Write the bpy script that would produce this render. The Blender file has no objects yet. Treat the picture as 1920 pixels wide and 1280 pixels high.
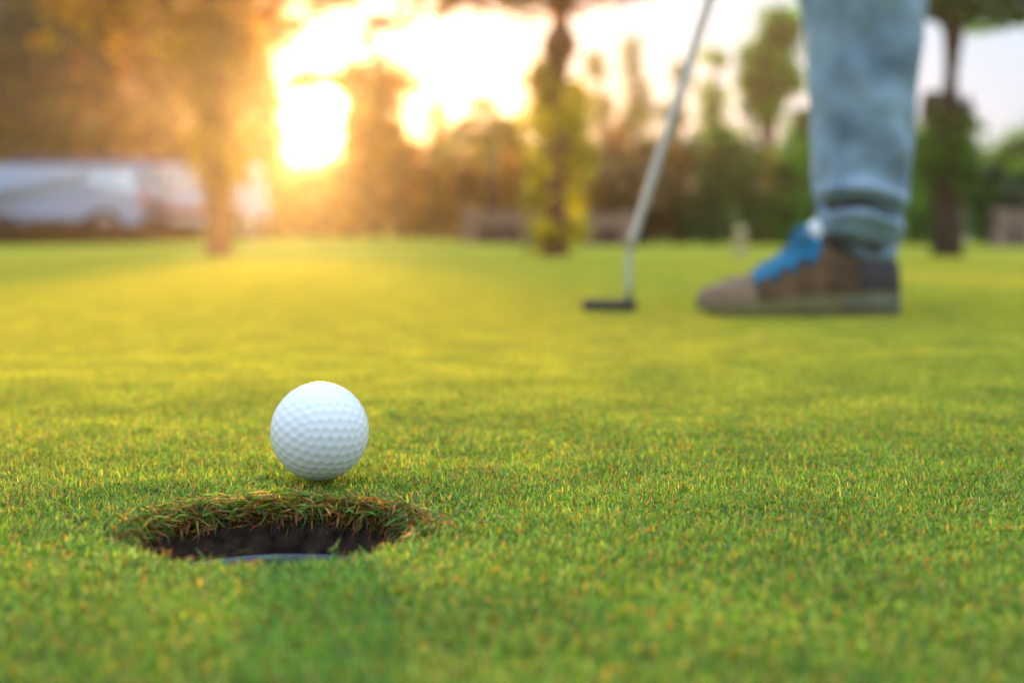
import bpy, bmesh, math, random
import numpy as np
from mathutils import Vector, Matrix, kdtree, noise as mnoise

random.seed(7)
RNG = np.random.default_rng(11)
R = math.radians
sc = bpy.context.scene
COL = sc.collection

# ------------------------------------------------------------------ camera
CAM_Z = 0.1028
FPX = 2667.0          # focal length in pixels of the 1920 px wide photograph (50 mm, full frame)
HOR = 450.0           # row of the horizon in the photograph
cam_d = bpy.data.cameras.new('camera')
cam_d.lens = 50.0
cam_d.sensor_width = 36.0
cam_d.shift_y = -190.0 / 1920.0
cam_d.clip_start = 0.01
cam_d.clip_end = 2000
cam_d.dof.use_dof = True
cam_d.dof.focus_distance = 0.592
cam_d.dof.aperture_fstop = 6.2
cam_d.dof.aperture_blades = 0
cam = bpy.data.objects.new('camera', cam_d)
cam.location = (0, 0, CAM_Z)
cam.rotation_euler = (R(90), 0, 0)
COL.objects.link(cam)
sc.camera = cam

# ------------------------------------------------------------------ world and sun
SUN_EL = R(5.2)
SUN_AZ = -math.atan2(360.0, FPX)          # left of the view axis (+Y)
SUN_DIR = Vector((math.sin(SUN_AZ) * math.cos(SUN_EL), math.cos(SUN_AZ) * math.cos(SUN_EL), math.sin(SUN_EL)))
SKY_STRENGTH = 0.12
CLOUD = (4.05, 5.1, 6.3)
HAZE_DENSITY = 0.0015
HAZE_G = 0.85
world = bpy.data.worlds.new('World')
sc.world = world
world.use_nodes = True
nt = world.node_tree
nt.nodes.clear()
wo = nt.nodes.new('ShaderNodeOutputWorld')
bg = nt.nodes.new('ShaderNodeBackground')
bg.inputs['Strength'].default_value = SKY_STRENGTH
sky = nt.nodes.new('ShaderNodeTexSky')
sky.sky_type = 'NISHITA'
sky.sun_disc = False
sky.sun_elevation = SUN_EL
sky.sun_rotation = SUN_AZ
sky.air_density = 1.0
sky.dust_density = 3.0
tc = nt.nodes.new('ShaderNodeTexCoord')
cn = nt.nodes.new('ShaderNodeTexNoise')
cn.inputs['Scale'].default_value = 2.6
cn.inputs['Detail'].default_value = 6
cn.inputs['Roughness'].default_value = 0.55
mp = nt.nodes.new('ShaderNodeMapping')
mp.inputs['Scale'].default_value = (1, 1, 2.6)
rp = nt.nodes.new('ShaderNodeMapRange')
rp.inputs['From Min'].default_value = 0.30
rp.inputs['From Max'].default_value = 0.62
rp.inputs['To Min'].default_value = 0.97
rp.inputs['To Max'].default_value = 0.995
mix = nt.nodes.new('ShaderNodeMix')
mix.data_type = 'RGBA'
mix.inputs[7].default_value = (*CLOUD, 1)
L = nt.links.new
L(tc.outputs['Generated'], mp.inputs['Vector'])
L(mp.outputs['Vector'], cn.inputs['Vector'])
L(cn.outputs['Fac'], rp.inputs['Value'])
L(rp.outputs['Result'], mix.inputs[0])
# overcast cloud is brighter overhead than at the horizon
sxyz = nt.nodes.new('ShaderNodeSeparateXYZ'); zr = nt.nodes.new('ShaderNodeMapRange')
zr.inputs['From Min'].default_value = 0.0; zr.inputs['From Max'].default_value = 1.0
zr.inputs['To Min'].default_value = 0.46; zr.inputs['To Max'].default_value = 1.42
cs = nt.nodes.new('ShaderNodeVectorMath'); cs.operation = 'SCALE'; cs.inputs[0].default_value = CLOUD
L(tc.outputs['Generated'], sxyz.inputs[0]); L(sxyz.outputs['Z'], zr.inputs['Value']); L(zr.outputs[0], cs.inputs['Scale'])
L(cs.outputs['Vector'], mix.inputs[7])
L(sky.outputs['Color'], mix.inputs[6])
# bright aureole of the low sun shining through the thin cloud
dotn = nt.nodes.new('ShaderNodeVectorMath'); dotn.operation = 'DOT_PRODUCT'
nrm = nt.nodes.new('ShaderNodeVectorMath'); nrm.operation = 'NORMALIZE'
L(tc.outputs['Generated'], nrm.inputs[0])
L(nrm.outputs['Vector'], dotn.inputs[0])
dotn.inputs[1].default_value = SUN_DIR
def glow(power, amp, col):
    mx = nt.nodes.new('ShaderNodeMath'); mx.operation = 'MAXIMUM'; mx.inputs[1].default_value = 0.0
    pw = nt.nodes.new('ShaderNodeMath'); pw.operation = 'POWER'; pw.inputs[1].default_value = power
    L(dotn.outputs['Value'], mx.inputs[0]); L(mx.outputs[0], pw.inputs[0])
    sc_ = nt.nodes.new('ShaderNodeVectorMath'); sc_.operation = 'SCALE'
    sc_.inputs[0].default_value = [c * amp for c in col]
    L(pw.outputs[0], sc_.inputs['Scale'])
    return sc_.outputs['Vector']
g1 = glow(3500, 75.0, (1.0, 0.72, 0.35))
g2 = glow(110, 3.2, (1.0, 0.42, 0.10))
a1 = nt.nodes.new('ShaderNodeVectorMath'); a1.operation = 'ADD'
a2 = nt.nodes.new('ShaderNodeVectorMath'); a2.operation = 'ADD'
L(g1, a1.inputs[0]); L(g2, a1.inputs[1])
L(mix.outputs[2], a2.inputs[0]); L(a1.outputs[0], a2.inputs[1])
L(a2.outputs[0], bg.inputs['Color'])
L(bg.outputs[0], wo.inputs['Surface'])

sun_d = bpy.data.lights.new('sun', 'SUN')
sun_d.energy = 5.0
sun_d.angle = R(1.5)
sun_d.color = (1.0, 0.50, 0.14)
sun = bpy.data.objects.new('sun', sun_d)
sun.rotation_euler = (-SUN_DIR).to_track_quat('-Z', 'Y').to_euler()
sun.location = (0, 0, 20)
COL.objects.link(sun)

sc.view_settings.view_transform = 'Standard'
sc.view_settings.look = 'None'
sc.view_settings.gamma = 1
sc.view_settings.use_curve_mapping = False
sc.view_settings.exposure = 1.2
sc.cycles.use_denoising = True
sc.cycles.max_bounces = 8
sc.cycles.transparent_max_bounces = 8
sc.cycles.volume_bounces = 0
sc.cycles.sample_clamp_indirect = 4

# ------------------------------------------------------------------ helpers
def PX(px, py, d):
    """world point at distance d seen at pixel (px, py) of the photograph"""
    return Vector(((px - 960.0) / FPX * d, d, CAM_Z - (py - HOR) / FPX * d))

def sstep(a, b, x):
    t = np.clip((np.asarray(x, float) - a) / (b - a), 0, 1)
    return t * t * (3 - 2 * t)

def terrain(x, y):
    x = np.asarray(x, float); y = np.asarray(y, float)
    z = -0.071 * np.clip((y - 3.5) / 11.0, 0, 1)
    z = z + 0.089 * sstep(15, 28, y)
    z = z + 0.15 * sstep(17, 28, y) * np.exp(-((x + 3.0) / 3.4) ** 2)
    z = z + 0.10 * sstep(28, 60, y)
    z = z + 0.0005 * np.sin(x * 5.1 + 1.0) * np.sin(y * 4.3 + 0.4) * sstep(0.75, 1.2, y)
    return z

def mesh_from(name, verts, faces, mat=None, parent=None, smooth=False, attrs=None, link=True):
    me = bpy.data.meshes.new(name)
    me.from_pydata([tuple(v) for v in verts], [], [tuple(f) for f in faces])
    if attrs:
        for k, v in attrs.items():
            a = me.attributes.new(k, 'FLOAT_COLOR', 'POINT')
            a.data.foreach_set('color', np.asarray(v, np.float32).ravel())
    if smooth:
        me.polygons.foreach_set('use_smooth', [True] * len(me.polygons))
    if mat: me.materials.append(mat)
    me.update()
    o = bpy.data.objects.new(name, me)
    if link: COL.objects.link(o)
    if parent: o.parent = parent
    return o

def np_mesh(name, verts, loops, starts, totals, mat, parent=None, tint=None, smooth=False, link=True):
    me = bpy.data.meshes.new(name)
    me.vertices.add(len(verts)); me.vertices.foreach_set('co', np.asarray(verts, np.float32).ravel())
    me.loops.add(len(loops)); me.loops.foreach_set('vertex_index', np.asarray(loops, np.int32))
    me.polygons.add(len(starts))
    me.polygons.foreach_set('loop_start', np.asarray(starts, np.int32))
    me.polygons.foreach_set('loop_total', np.asarray(totals, np.int32))
    if tint is not None:
        a = me.attributes.new('tint', 'FLOAT_COLOR', 'POINT')
        c = np.ones((len(verts), 4), np.float32); c[:, :3] = tint
        a.data.foreach_set('color', c.ravel())
    me.update(calc_edges=True)
    if smooth: me.polygons.foreach_set('use_smooth', np.ones(len(starts), bool))
    me.materials.append(mat)
    o = bpy.data.objects.new(name, me)
    if link: COL.objects.link(o)
    if parent: o.parent = parent
    return o

def empty(name, loc=(0, 0, 0), rz=0):
    o = bpy.data.objects.new(name, None)
    o.location = loc; o.rotation_euler = (0, 0, rz); o.empty_display_size = 0.1
    COL.objects.link(o)
    return o

def tag(o, label=None, cat=None, group=None, kind=None):
    if label: o['label'] = label
    if cat: o['category'] = cat
    if group: o['group'] = group
    if kind: o['kind'] = kind
    return o

def rel(o, root):
    """place a world-space mesh under a root that stands somewhere"""
    o.parent = root
    o.matrix_parent_inverse = Matrix.Translation(-Vector(root.location)) if not any(root.rotation_euler) else root.matrix_basis.inverted()
    return o

# ------------------------------------------------------------------ materials
def new_mat(name):
    m = bpy.data.materials.new(name); m.use_nodes = True
    n = m.node_tree; n.nodes.clear()
    out = n.nodes.new('ShaderNodeOutputMaterial')
    return m, n, out

def mat_pbr(name, col, rough=0.6, metal=0.0, var=0.15, scale=8.0, bump=0.0, bscale=40.0, col2=None, coat=0.0, spec=0.5, trans=0.0, sheen=0.0):
    m, n, out = new_mat(name)
    b = n.nodes.new('ShaderNodeBsdfPrincipled')
    b.inputs['Roughness'].default_value = rough
    b.inputs['Metallic'].default_value = metal
    b.inputs['Coat Weight'].default_value = coat
    b.inputs['Specular IOR Level'].default_value = spec
    b.inputs['Sheen Weight'].default_value = sheen
    tcn = n.nodes.new('ShaderNodeTexCoord')
    no = n.nodes.new('ShaderNodeTexNoise'); no.inputs['Scale'].default_value = scale; no.inputs['Detail'].default_value = 6
    n.links.new(tcn.outputs['Object'], no.inputs['Vector'])
    cr = n.nodes.new('ShaderNodeValToRGB')
    c2 = col2 or tuple(min(1, c * (1 + var)) for c in col)
    c1 = tuple(c * (1 - var) for c in col)
    cr.color_ramp.elements[0].color = (*c1, 1); cr.color_ramp.elements[0].position = 0.35
    cr.color_ramp.elements[1].color = (*c2, 1); cr.color_ramp.elements[1].position = 0.65
    n.links.new(no.outputs['Fac'], cr.inputs['Fac'])
    n.links.new(cr.outputs['Color'], b.inputs['Base Color'])
    if bump:
        nb = n.nodes.new('ShaderNodeTexNoise'); nb.inputs['Scale'].default_value = bscale; nb.inputs['Detail'].default_value = 8
        n.links.new(tcn.outputs['Object'], nb.inputs['Vector'])
        bu = n.nodes.new('ShaderNodeBump'); bu.inputs['Strength'].default_value = bump
        n.links.new(nb.outputs['Fac'], bu.inputs['Height'])
        n.links.new(bu.outputs['Normal'], b.inputs['Normal'])
    n.links.new(b.outputs[0], out.inputs['Surface'])
    return m

def mat_leaf(name, trans=0.45, nscale=1.2, dark=0.6, light=1.4, hue=(1.08, 1.05, 0.75), gloss=0.02, tt=(1.3, 1.4, 0.45)):
    """two sided leaf: diffuse + light let through, colour from the leaf's own tint and a slow noise"""
    m, n, out = new_mat(name)
    at = n.nodes.new('ShaderNodeAttribute'); at.attribute_name = 'tint'
    ge = n.nodes.new('ShaderNodeNewGeometry')
    no = n.nodes.new('ShaderNodeTexNoise'); no.inputs['Scale'].default_value = nscale; no.inputs['Detail'].default_value = 4
    n.links.new(ge.outputs['Position'], no.inputs['Vector'])
    cr = n.nodes.new('ShaderNodeValToRGB')
    cr.color_ramp.elements[0].position = 0.38; cr.color_ramp.elements[0].color = (dark, dark, dark, 1)
    cr.color_ramp.elements[1].position = 0.64; cr.color_ramp.elements[1].color = (light * hue[0], light * hue[1], light * hue[2], 1)
    n.links.new(no.outputs['Fac'], cr.inputs['Fac'])
    mu = n.nodes.new('ShaderNodeMix'); mu.data_type = 'RGBA'; mu.blend_type = 'MULTIPLY'; mu.inputs[0].default_value = 1
    n.links.new(at.outputs['Color'], mu.inputs[6]); n.links.new(cr.outputs['Color'], mu.inputs[7])
    d = n.nodes.new('ShaderNodeBsdfDiffuse'); t = n.nodes.new('ShaderNodeBsdfTranslucent')
    n.links.new(mu.outputs[2], d.inputs['Color'])
    tm = n.nodes.new('ShaderNodeMix'); tm.data_type = 'RGBA'; tm.blend_type = 'MULTIPLY'; tm.inputs[0].default_value = 1
    tm.inputs[7].default_value = (*tt, 1)
    n.links.new(mu.outputs[2], tm.inputs[6]); n.links.new(tm.outputs[2], t.inputs['Color'])
    ms = n.nodes.new('ShaderNodeMixShader'); ms.inputs[0].default_value = trans
    n.links.new(d.outputs[0], ms.inputs[1]); n.links.new(t.outputs[0], ms.inputs[2])
    g = n.nodes.new('ShaderNodeBsdfGlossy'); g.inputs['Roughness'].default_value = 0.4
    ms2 = n.nodes.new('ShaderNodeMixShader'); ms2.inputs[0].default_value = gloss
    n.links.new(ms.outputs[0], ms2.inputs[1]); n.links.new(g.outputs[0], ms2.inputs[2])
    n.links.new(ms2.outputs[0], out.inputs['Surface'])
    return m

M_GRASS = mat_leaf('grass_blade', trans=0.42, nscale=14.0, dark=0.85, light=1.13, hue=(1.08, 1.0, 0.85), gloss=0.03, tt=(1.3, 1.3, 0.5))
M_LEAF = mat_leaf('tree_leaf', trans=0.6, nscale=1.4, dark=0.55, light=1.35)
M_FROND = mat_leaf('palm_frond', trans=0.35, nscale=2.0, dark=0.6, light=1.3)
M_BARK = mat_pbr('bark', (0.055, 0.034, 0.020), 0.95, spec=0.1, var=0.45, scale=9, bump=0.6, bscale=25)
M_BARK_RED = mat_pbr('reddish_bark', (0.26, 0.095, 0.045), 0.95, spec=0.1, var=0.3, scale=7, bump=0.5, bscale=22)
M_BARK_MID = mat_pbr('brown_bark', (0.15, 0.06, 0.028), 0.95, spec=0.1, var=0.35, scale=8, bump=0.6, bscale=24)
M_BALL = mat_pbr('ball_urethane', (0.80, 0.81, 0.82), 0.32, var=0.012, scale=60, coat=0.25)
M_CUP = mat_pbr('cup_plastic', (0.04, 0.055, 0.085), 0.5, var=0.25, scale=60, bump=0.15, bscale=500, col2=(0.08, 0.10, 0.14))
M_SOIL = mat_pbr('soil', (0.038, 0.021, 0.013), 0.95, var=0.75, scale=160, bump=1.0, bscale=420)
M_STEEL = mat_pbr('shaft_steel', (0.50, 0.50, 0.46), 0.5, metal=0.35, var=0.05)
M_PUTTER = mat_pbr('putter_black', (0.022, 0.012, 0.014), 0.6, metal=0.0, var=0.2, scale=40)
M_RUBBER = mat_pbr('grip_rubber', (0.02, 0.02, 0.022), 0.8, bump=0.3, bscale=300)

def mat_ground():
    m, n, out = new_mat('turf_base')
    b = n.nodes.new('ShaderNodeBsdfDiffuse')
    ge = n.nodes.new('ShaderNodeNewGeometry')
    n1 = n.nodes.new('ShaderNodeTexNoise'); n1.inputs['Scale'].default_value = 260; n1.inputs['Detail'].default_value = 5
    n2 = n.nodes.new('ShaderNodeTexNoise'); n2.inputs['Scale'].default_value = 1.7; n2.inputs['Detail'].default_value = 5
    n.links.new(ge.outputs['Position'], n1.inputs['Vector']); n.links.new(ge.outputs['Position'], n2.inputs['Vector'])
    near = n.nodes.new('ShaderNodeValToRGB')      # thatch and soil between the blades
    near.color_ramp.elements[0].position = 0.36; near.color_ramp.elements[0].color = (0.05, 0.04, 0.016, 1)
    near.color_ramp.elements[1].position = 0.66; near.color_ramp.elements[1].color = (0.13, 0.15, 0.03, 1)
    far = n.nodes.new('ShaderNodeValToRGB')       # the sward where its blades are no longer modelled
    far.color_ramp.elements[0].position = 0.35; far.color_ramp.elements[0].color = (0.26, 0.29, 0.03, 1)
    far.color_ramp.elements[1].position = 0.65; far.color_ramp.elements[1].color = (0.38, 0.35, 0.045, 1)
    n.links.new(n1.outputs['Fac'], near.inputs['Fac']); n.links.new(n2.outputs['Fac'], far.inputs['Fac'])
    sx = n.nodes.new('ShaderNodeSeparateXYZ'); n.links.new(ge.outputs['Position'], sx.inputs[0])
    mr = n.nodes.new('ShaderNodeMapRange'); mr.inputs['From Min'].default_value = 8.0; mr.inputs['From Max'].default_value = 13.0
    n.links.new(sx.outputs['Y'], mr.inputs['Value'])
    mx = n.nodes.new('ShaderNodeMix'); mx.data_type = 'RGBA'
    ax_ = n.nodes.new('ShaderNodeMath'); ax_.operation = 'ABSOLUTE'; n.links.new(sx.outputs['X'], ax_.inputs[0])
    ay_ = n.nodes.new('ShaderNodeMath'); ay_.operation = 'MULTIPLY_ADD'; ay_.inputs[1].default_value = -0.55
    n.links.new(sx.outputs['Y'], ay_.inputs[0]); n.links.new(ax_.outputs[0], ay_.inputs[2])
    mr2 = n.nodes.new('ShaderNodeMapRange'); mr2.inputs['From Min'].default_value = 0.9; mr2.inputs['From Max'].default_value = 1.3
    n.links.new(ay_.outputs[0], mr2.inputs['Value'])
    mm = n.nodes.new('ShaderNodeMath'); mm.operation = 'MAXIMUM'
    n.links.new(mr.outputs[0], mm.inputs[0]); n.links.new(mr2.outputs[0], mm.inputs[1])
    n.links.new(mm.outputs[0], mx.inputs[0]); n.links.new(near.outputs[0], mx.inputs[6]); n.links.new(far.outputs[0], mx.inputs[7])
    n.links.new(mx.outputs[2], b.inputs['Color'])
    bu = n.nodes.new('ShaderNodeBump'); bu.inputs['Strength'].default_value = 0.5; bu.inputs['Distance'].default_value = 0.004
    n.links.new(n1.outputs['Fac'], bu.inputs['Height']); n.links.new(bu.outputs[0], b.inputs['Normal'])
    n.links.new(b.outputs[0], out.inputs['Surface'])
    return m

# ------------------------------------------------------------------ ground with the real hole in it
HX, HY, HR = -0.0872, 0.5235, 0.0525
SOIL_Z = -0.0044
def hole_r(a):
    return HR * (1 + 0.018 * math.sin(3 * a + 1) + 0.012 * math.sin(7 * a + 2) + 0.010 * math.sin(13 * a))
def build_ground():
    NA = 240
    radii = [0.0]
    r = HR
    rs = []
    while r < 95:
        rs.append(r); r = r + max(0.004, (r - HR) * 0.075)
    rs.append(95)
    verts = []; faces = []
    for i, r in enumerate(rs):
        for k in range(NA):
            a = 2 * math.pi * k / NA
            rr = r + (hole_r(a) - HR) * max(0, 1 - (r - HR) / 0.03)
            x = HX + rr * math.cos(a); y = HY + rr * math.sin(a)
            verts.append((x, y, 0))
    V = np.array(verts)
    d = np.hypot(V[:, 0] - HX, V[:, 1] - HY) - HR
    V[:, 2] = terrain(V[:, 0], V[:, 1]) + SOIL_Z - 0.0035 * np.exp(-np.clip(d, 0, 1) / 0.006)
    for i in range(len(rs) - 1):
        for k in range(NA):
            k2 = (k + 1) % NA
            faces.append((i * NA + k, (i + 1) * NA + k, (i + 1) * NA + k2, i * NA + k2))
    o = mesh_from('ground', V, [f[::-1] for f in faces], mat_ground(), smooth=True)
    tag(o, 'mown golf green turf running back to the trees', kind='structure')
    # soil wall of the hole, rough
    vs = []; fs = []
    zs = [-0.0060, -0.0105, -0.0125, -0.015, -0.018, -0.022, -0.06, -0.125]
    for j, z in enumerate(zs):
        for k in range(NA):
            a = 2 * math.pi * k / NA
            rr = hole_r(a) + (0.0012 if j == 0 else 0) + (0.0014 * mnoise.noise(Vector((math.cos(a) * 9, math.sin(a) * 9, z * 260))) + 0.0010 * mnoise.noise(Vector((math.cos(a) * 30, math.sin(a) * 30, z * 600))) if 0 < j < 6 else 0)
            vs.append((HX + rr * math.cos(a), HY + rr * math.sin(a), z))
    for j in range(len(zs) - 1):
        for k in range(NA):
            k2 = (k + 1) % NA
            fs.append((j * NA + k, j * NA + k2, (j + 1) * NA + k2, (j + 1) * NA + k))
    vs.append((HX, HY, -0.125)); c = len(vs) - 1
    for k in range(NA):
        fs.append(((len(zs) - 1) * NA + k, (len(zs) - 1) * NA + (k + 1) % NA, c))
    o = mesh_from('soil', vs, fs, M_SOIL, smooth=True)
    tag(o, 'bare dark soil wall cut round the golf hole', kind='structure')
build_ground()

def lathe(name, prof, n=96, mat=None, parent=None, center=(0, 0), closed=True, smooth=True):
    vs = []; fs = []
    for (r, z) in prof:
        for k in range(n):
            a = 2 * math.pi * k / n
            vs.append((center[0] + r * math.cos(a), center[1] + r * math.sin(a), z))
    m = len(prof)
    for j in range(m if closed else m - 1):
        j2 = (j + 1) % m
        for k in range(n):
            k2 = (k + 1) % n
            fs.append((j * n + k, j * n + k2, j2 * n + k2, j2 * n + k))
    return mesh_from(name, vs, fs, mat, parent, smooth)

cup = empty('hole_cup', (HX, HY, -0.115))
tag(cup, 'dark blue grey plastic cup liner sunk in the golf hole in front of the ball', 'hole cup')
o = lathe('cup_wall', [(0.0500, -0.0275), (0.0500, -0.113), (0.0495, -0.113), (0.0475, -0.0275)], mat=M_CUP, center=(HX, HY)); rel(o, cup)
o = lathe('cup_rim', [(0.0503, -0.0275), (0.0504, -0.0240), (0.0498, -0.0232), (0.0484, -0.0232), (0.0474, -0.0242), (0.0474, -0.0273)], mat=M_CUP, center=(HX, HY)); rel(o, cup)
o = lathe('cup_floor', [(0.0474, -0.110), (0.0474, -0.113), (0.012, -0.113), (0.012, -0.110)], mat=M_CUP, center=(HX, HY)); rel(o, cup)

# ------------------------------------------------------------------ grass
def blade_arrays(base, az, lean, length, width, curl, tint, tipdrop=None):
    """base (n,3); az heading; lean angle from vertical at the base; curl adds lean towards the tip"""
    n = len(base)
    h = np.stack([np.cos(az), np.sin(az), np.zeros(n)], 1)
    s = np.stack([-np.sin(az), np.cos(az), np.zeros(n)], 1)
    up = np.array([0, 0, 1.0])
    def adv(p, ang, l):
        return p + (h * np.sin(ang)[:, None] + up * np.cos(ang)[:, None]) * l[:, None]
    p1 = adv(base, lean, length * 0.5)
    p2 = adv(p1, lean + curl, length * 0.5)
    tw = RNG.normal(0, 0.5, n)
    s2 = s * np.cos(tw)[:, None] + up * np.sin(tw)[:, None]
    w = width[:, None] * 0.5
    V = np.empty((n, 5, 3))
    V[:, 0] = base - s2 * w * 0.8; V[:, 1] = base + s2 * w * 0.8
    V[:, 2] = p1 + s2 * w; V[:, 3] = p1 - s2 * w; V[:, 4] = p2
    C = np.repeat(tint[:, None, :], 5, 1)
    return V.reshape(-1, 3), C.reshape(-1, 3)

def blades_object(name, arrays, mat, link=True, parent=None):
    V = np.concatenate([a[0] for a in arrays]); C = np.concatenate([a[1] for a in arrays])
    n = len(V) // 5
    b = np.arange(n) * 5
    loops = np.stack([b, b + 1, b + 2, b + 3, b + 3, b + 2, b + 4], 1).ravel()
    starts = np.stack([np.arange(n) * 7, np.arange(n) * 7 + 4], 1).ravel()
    tot = np.tile([4, 3], n)
    return np_mesh(name, V, loops, starts, tot, mat, parent, C, link=link)

PALETTE = np.array([(0.115, 0.275, 0.032), (0.17, 0.345, 0.042), (0.29, 0.44, 0.07), (0.43, 0.47, 0.08), (0.52, 0.27, 0.06), (0.36, 0.13, 0.05), (0.055, 0.16, 0.02)])
SUNLIT = np.array([(0.40, 0.47, 0.05), (0.50, 0.52, 0.06), (0.60, 0.56, 0.08), (0.62, 0.52, 0.09), (0.60, 0.40, 0.08), (0.40, 0.25, 0.06), (0.30, 0.39, 0.04)])  # yellow glow of the low sun on the turf, put into the blade colour
def pick(n, w, PALETTE=PALETTE):
    w = np.array(w, float); w /= w.sum()
    c = PALETTE[RNG.choice(len(PALETTE), n, p=w)]
    return c * RNG.uniform(0.53, 1.55, (n, 1)) * RNG.uniform(0.94, 1.06, (n, 3))
W_SWARD = (26, 26, 20, 10, 7, 4, 9)

def patch(name, rad, n, scale=1.0, wide=1.0, sunlit=0.0):
    r = rad * np.sqrt(RNG.uniform(0, 1, n)) * RNG.uniform(0.75, 1.05, n)
    a = RNG.uniform(0, 2 * math.pi, n)
    base = np.stack([r * np.cos(a), r * np.sin(a), RNG.uniform(-0.001, 0.0012, n)], 1)
    # tillers: groups of blades share a spot
    k = RNG.integers(0, n // 5, n); cx = base[:n // 5, :2]
    base[:, :2] = cx[k] + RNG.normal(0, 0.0009, (n, 2))
    lean = np.abs(RNG.normal(1.0, 0.45, n)); curl = RNG.normal(0.25, 0.45, n)
    ln = RNG.uniform(0.0028, 0.0054, n) * scale
    wd = RNG.uniform(0.00038, 0.00072, n) * wide
    return blades_object(name, [blade_arrays(base, RNG.uniform(0, 6.283, n), lean, ln, wd, curl, np.where(RNG.uniform(0, 1, (n, 1)) < sunlit, pick(n, W_SWARD, SUNLIT), pick(n, W_SWARD)))], M_GRASS, link=False)

def gn_scatter(name, pts, rot, scl, idx, sources):
    coll = bpy.data.collections.new(name + '_sources')
    for s in sources: coll.objects.link(s)
    me = bpy.data.meshes.new(name)
    me.vertices.add(len(pts)); me.vertices.foreach_set('co', np.asarray(pts, np.float32).ravel())
    for k, v, t in (('rotz', rot, 'FLOAT'), ('scl', scl, 'FLOAT'), ('pick', idx, 'INT')):
        a = me.attributes.new(k, t, 'POINT'); a.data.foreach_set('value', np.asarray(v, np.float32 if t == 'FLOAT' else np.int32))
    me.update()
    me.materials.append(M_GRASS)
    o = bpy.data.objects.new(name, me); COL.objects.link(o)
    g = bpy.data.node_groups.new(name, 'GeometryNodeTree')
    g.interface.new_socket('Geometry', in_out='INPUT', socket_type='NodeSocketGeometry')
    g.interface.new_socket('Geometry', in_out='OUTPUT', socket_type='NodeSocketGeometry')
    gi = g.nodes.new('NodeGroupInput'); go = g.nodes.new('NodeGroupOutput')
    ci = g.nodes.new('GeometryNodeCollectionInfo'); ci.inputs['Collection'].default_value = coll
    ci.inputs['Separate Children'].default_value = True; ci.inputs['Reset Children'].default_value = True
    ip = g.nodes.new('GeometryNodeInstanceOnPoints'); ip.inputs['Pick Instance'].default_value = True
    def named(k, t):
        x = g.nodes.new('GeometryNodeInputNamedAttribute'); x.data_type = t; x.inputs['Name'].default_value = k
        return x.outputs['Attribute']
    cx = g.nodes.new('ShaderNodeCombineXYZ')
    g.links.new(named('rotz', 'FLOAT'), cx.inputs['Z'])
    g.links.new(gi.outputs[0], ip.inputs['Points']); g.links.new(ci.outputs[0], ip.inputs['Instance'])
    g.links.new(named('pick', 'INT'), ip.inputs['Instance Index'])
    er = g.nodes.new('FunctionNodeEulerToRotation')
    g.links.new(cx.outputs[0], er.inputs[0]); g.links.new(er.outputs[0], ip.inputs['Rotation'])
    g.links.new(named('scl', 'FLOAT'), ip.inputs['Scale'])
    g.links.new(ip.outputs[0], go.inputs[0])
    md = o.modifiers.new('scatter', 'NODES'); md.node_group = g
    return o

def jitter_grid(x0, x1, y0, y1, s):
    nx = int((x1 - x0) / s); ny = int((y1 - y0) / s)
    X, Y = np.meshgrid(np.arange(nx), np.arange(ny))
    P = np.stack([X.ravel(), Y.ravel()], 1) + RNG.uniform(0, 1, (nx * ny, 2))
    return P * s + np.array([x0, y0])

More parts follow.
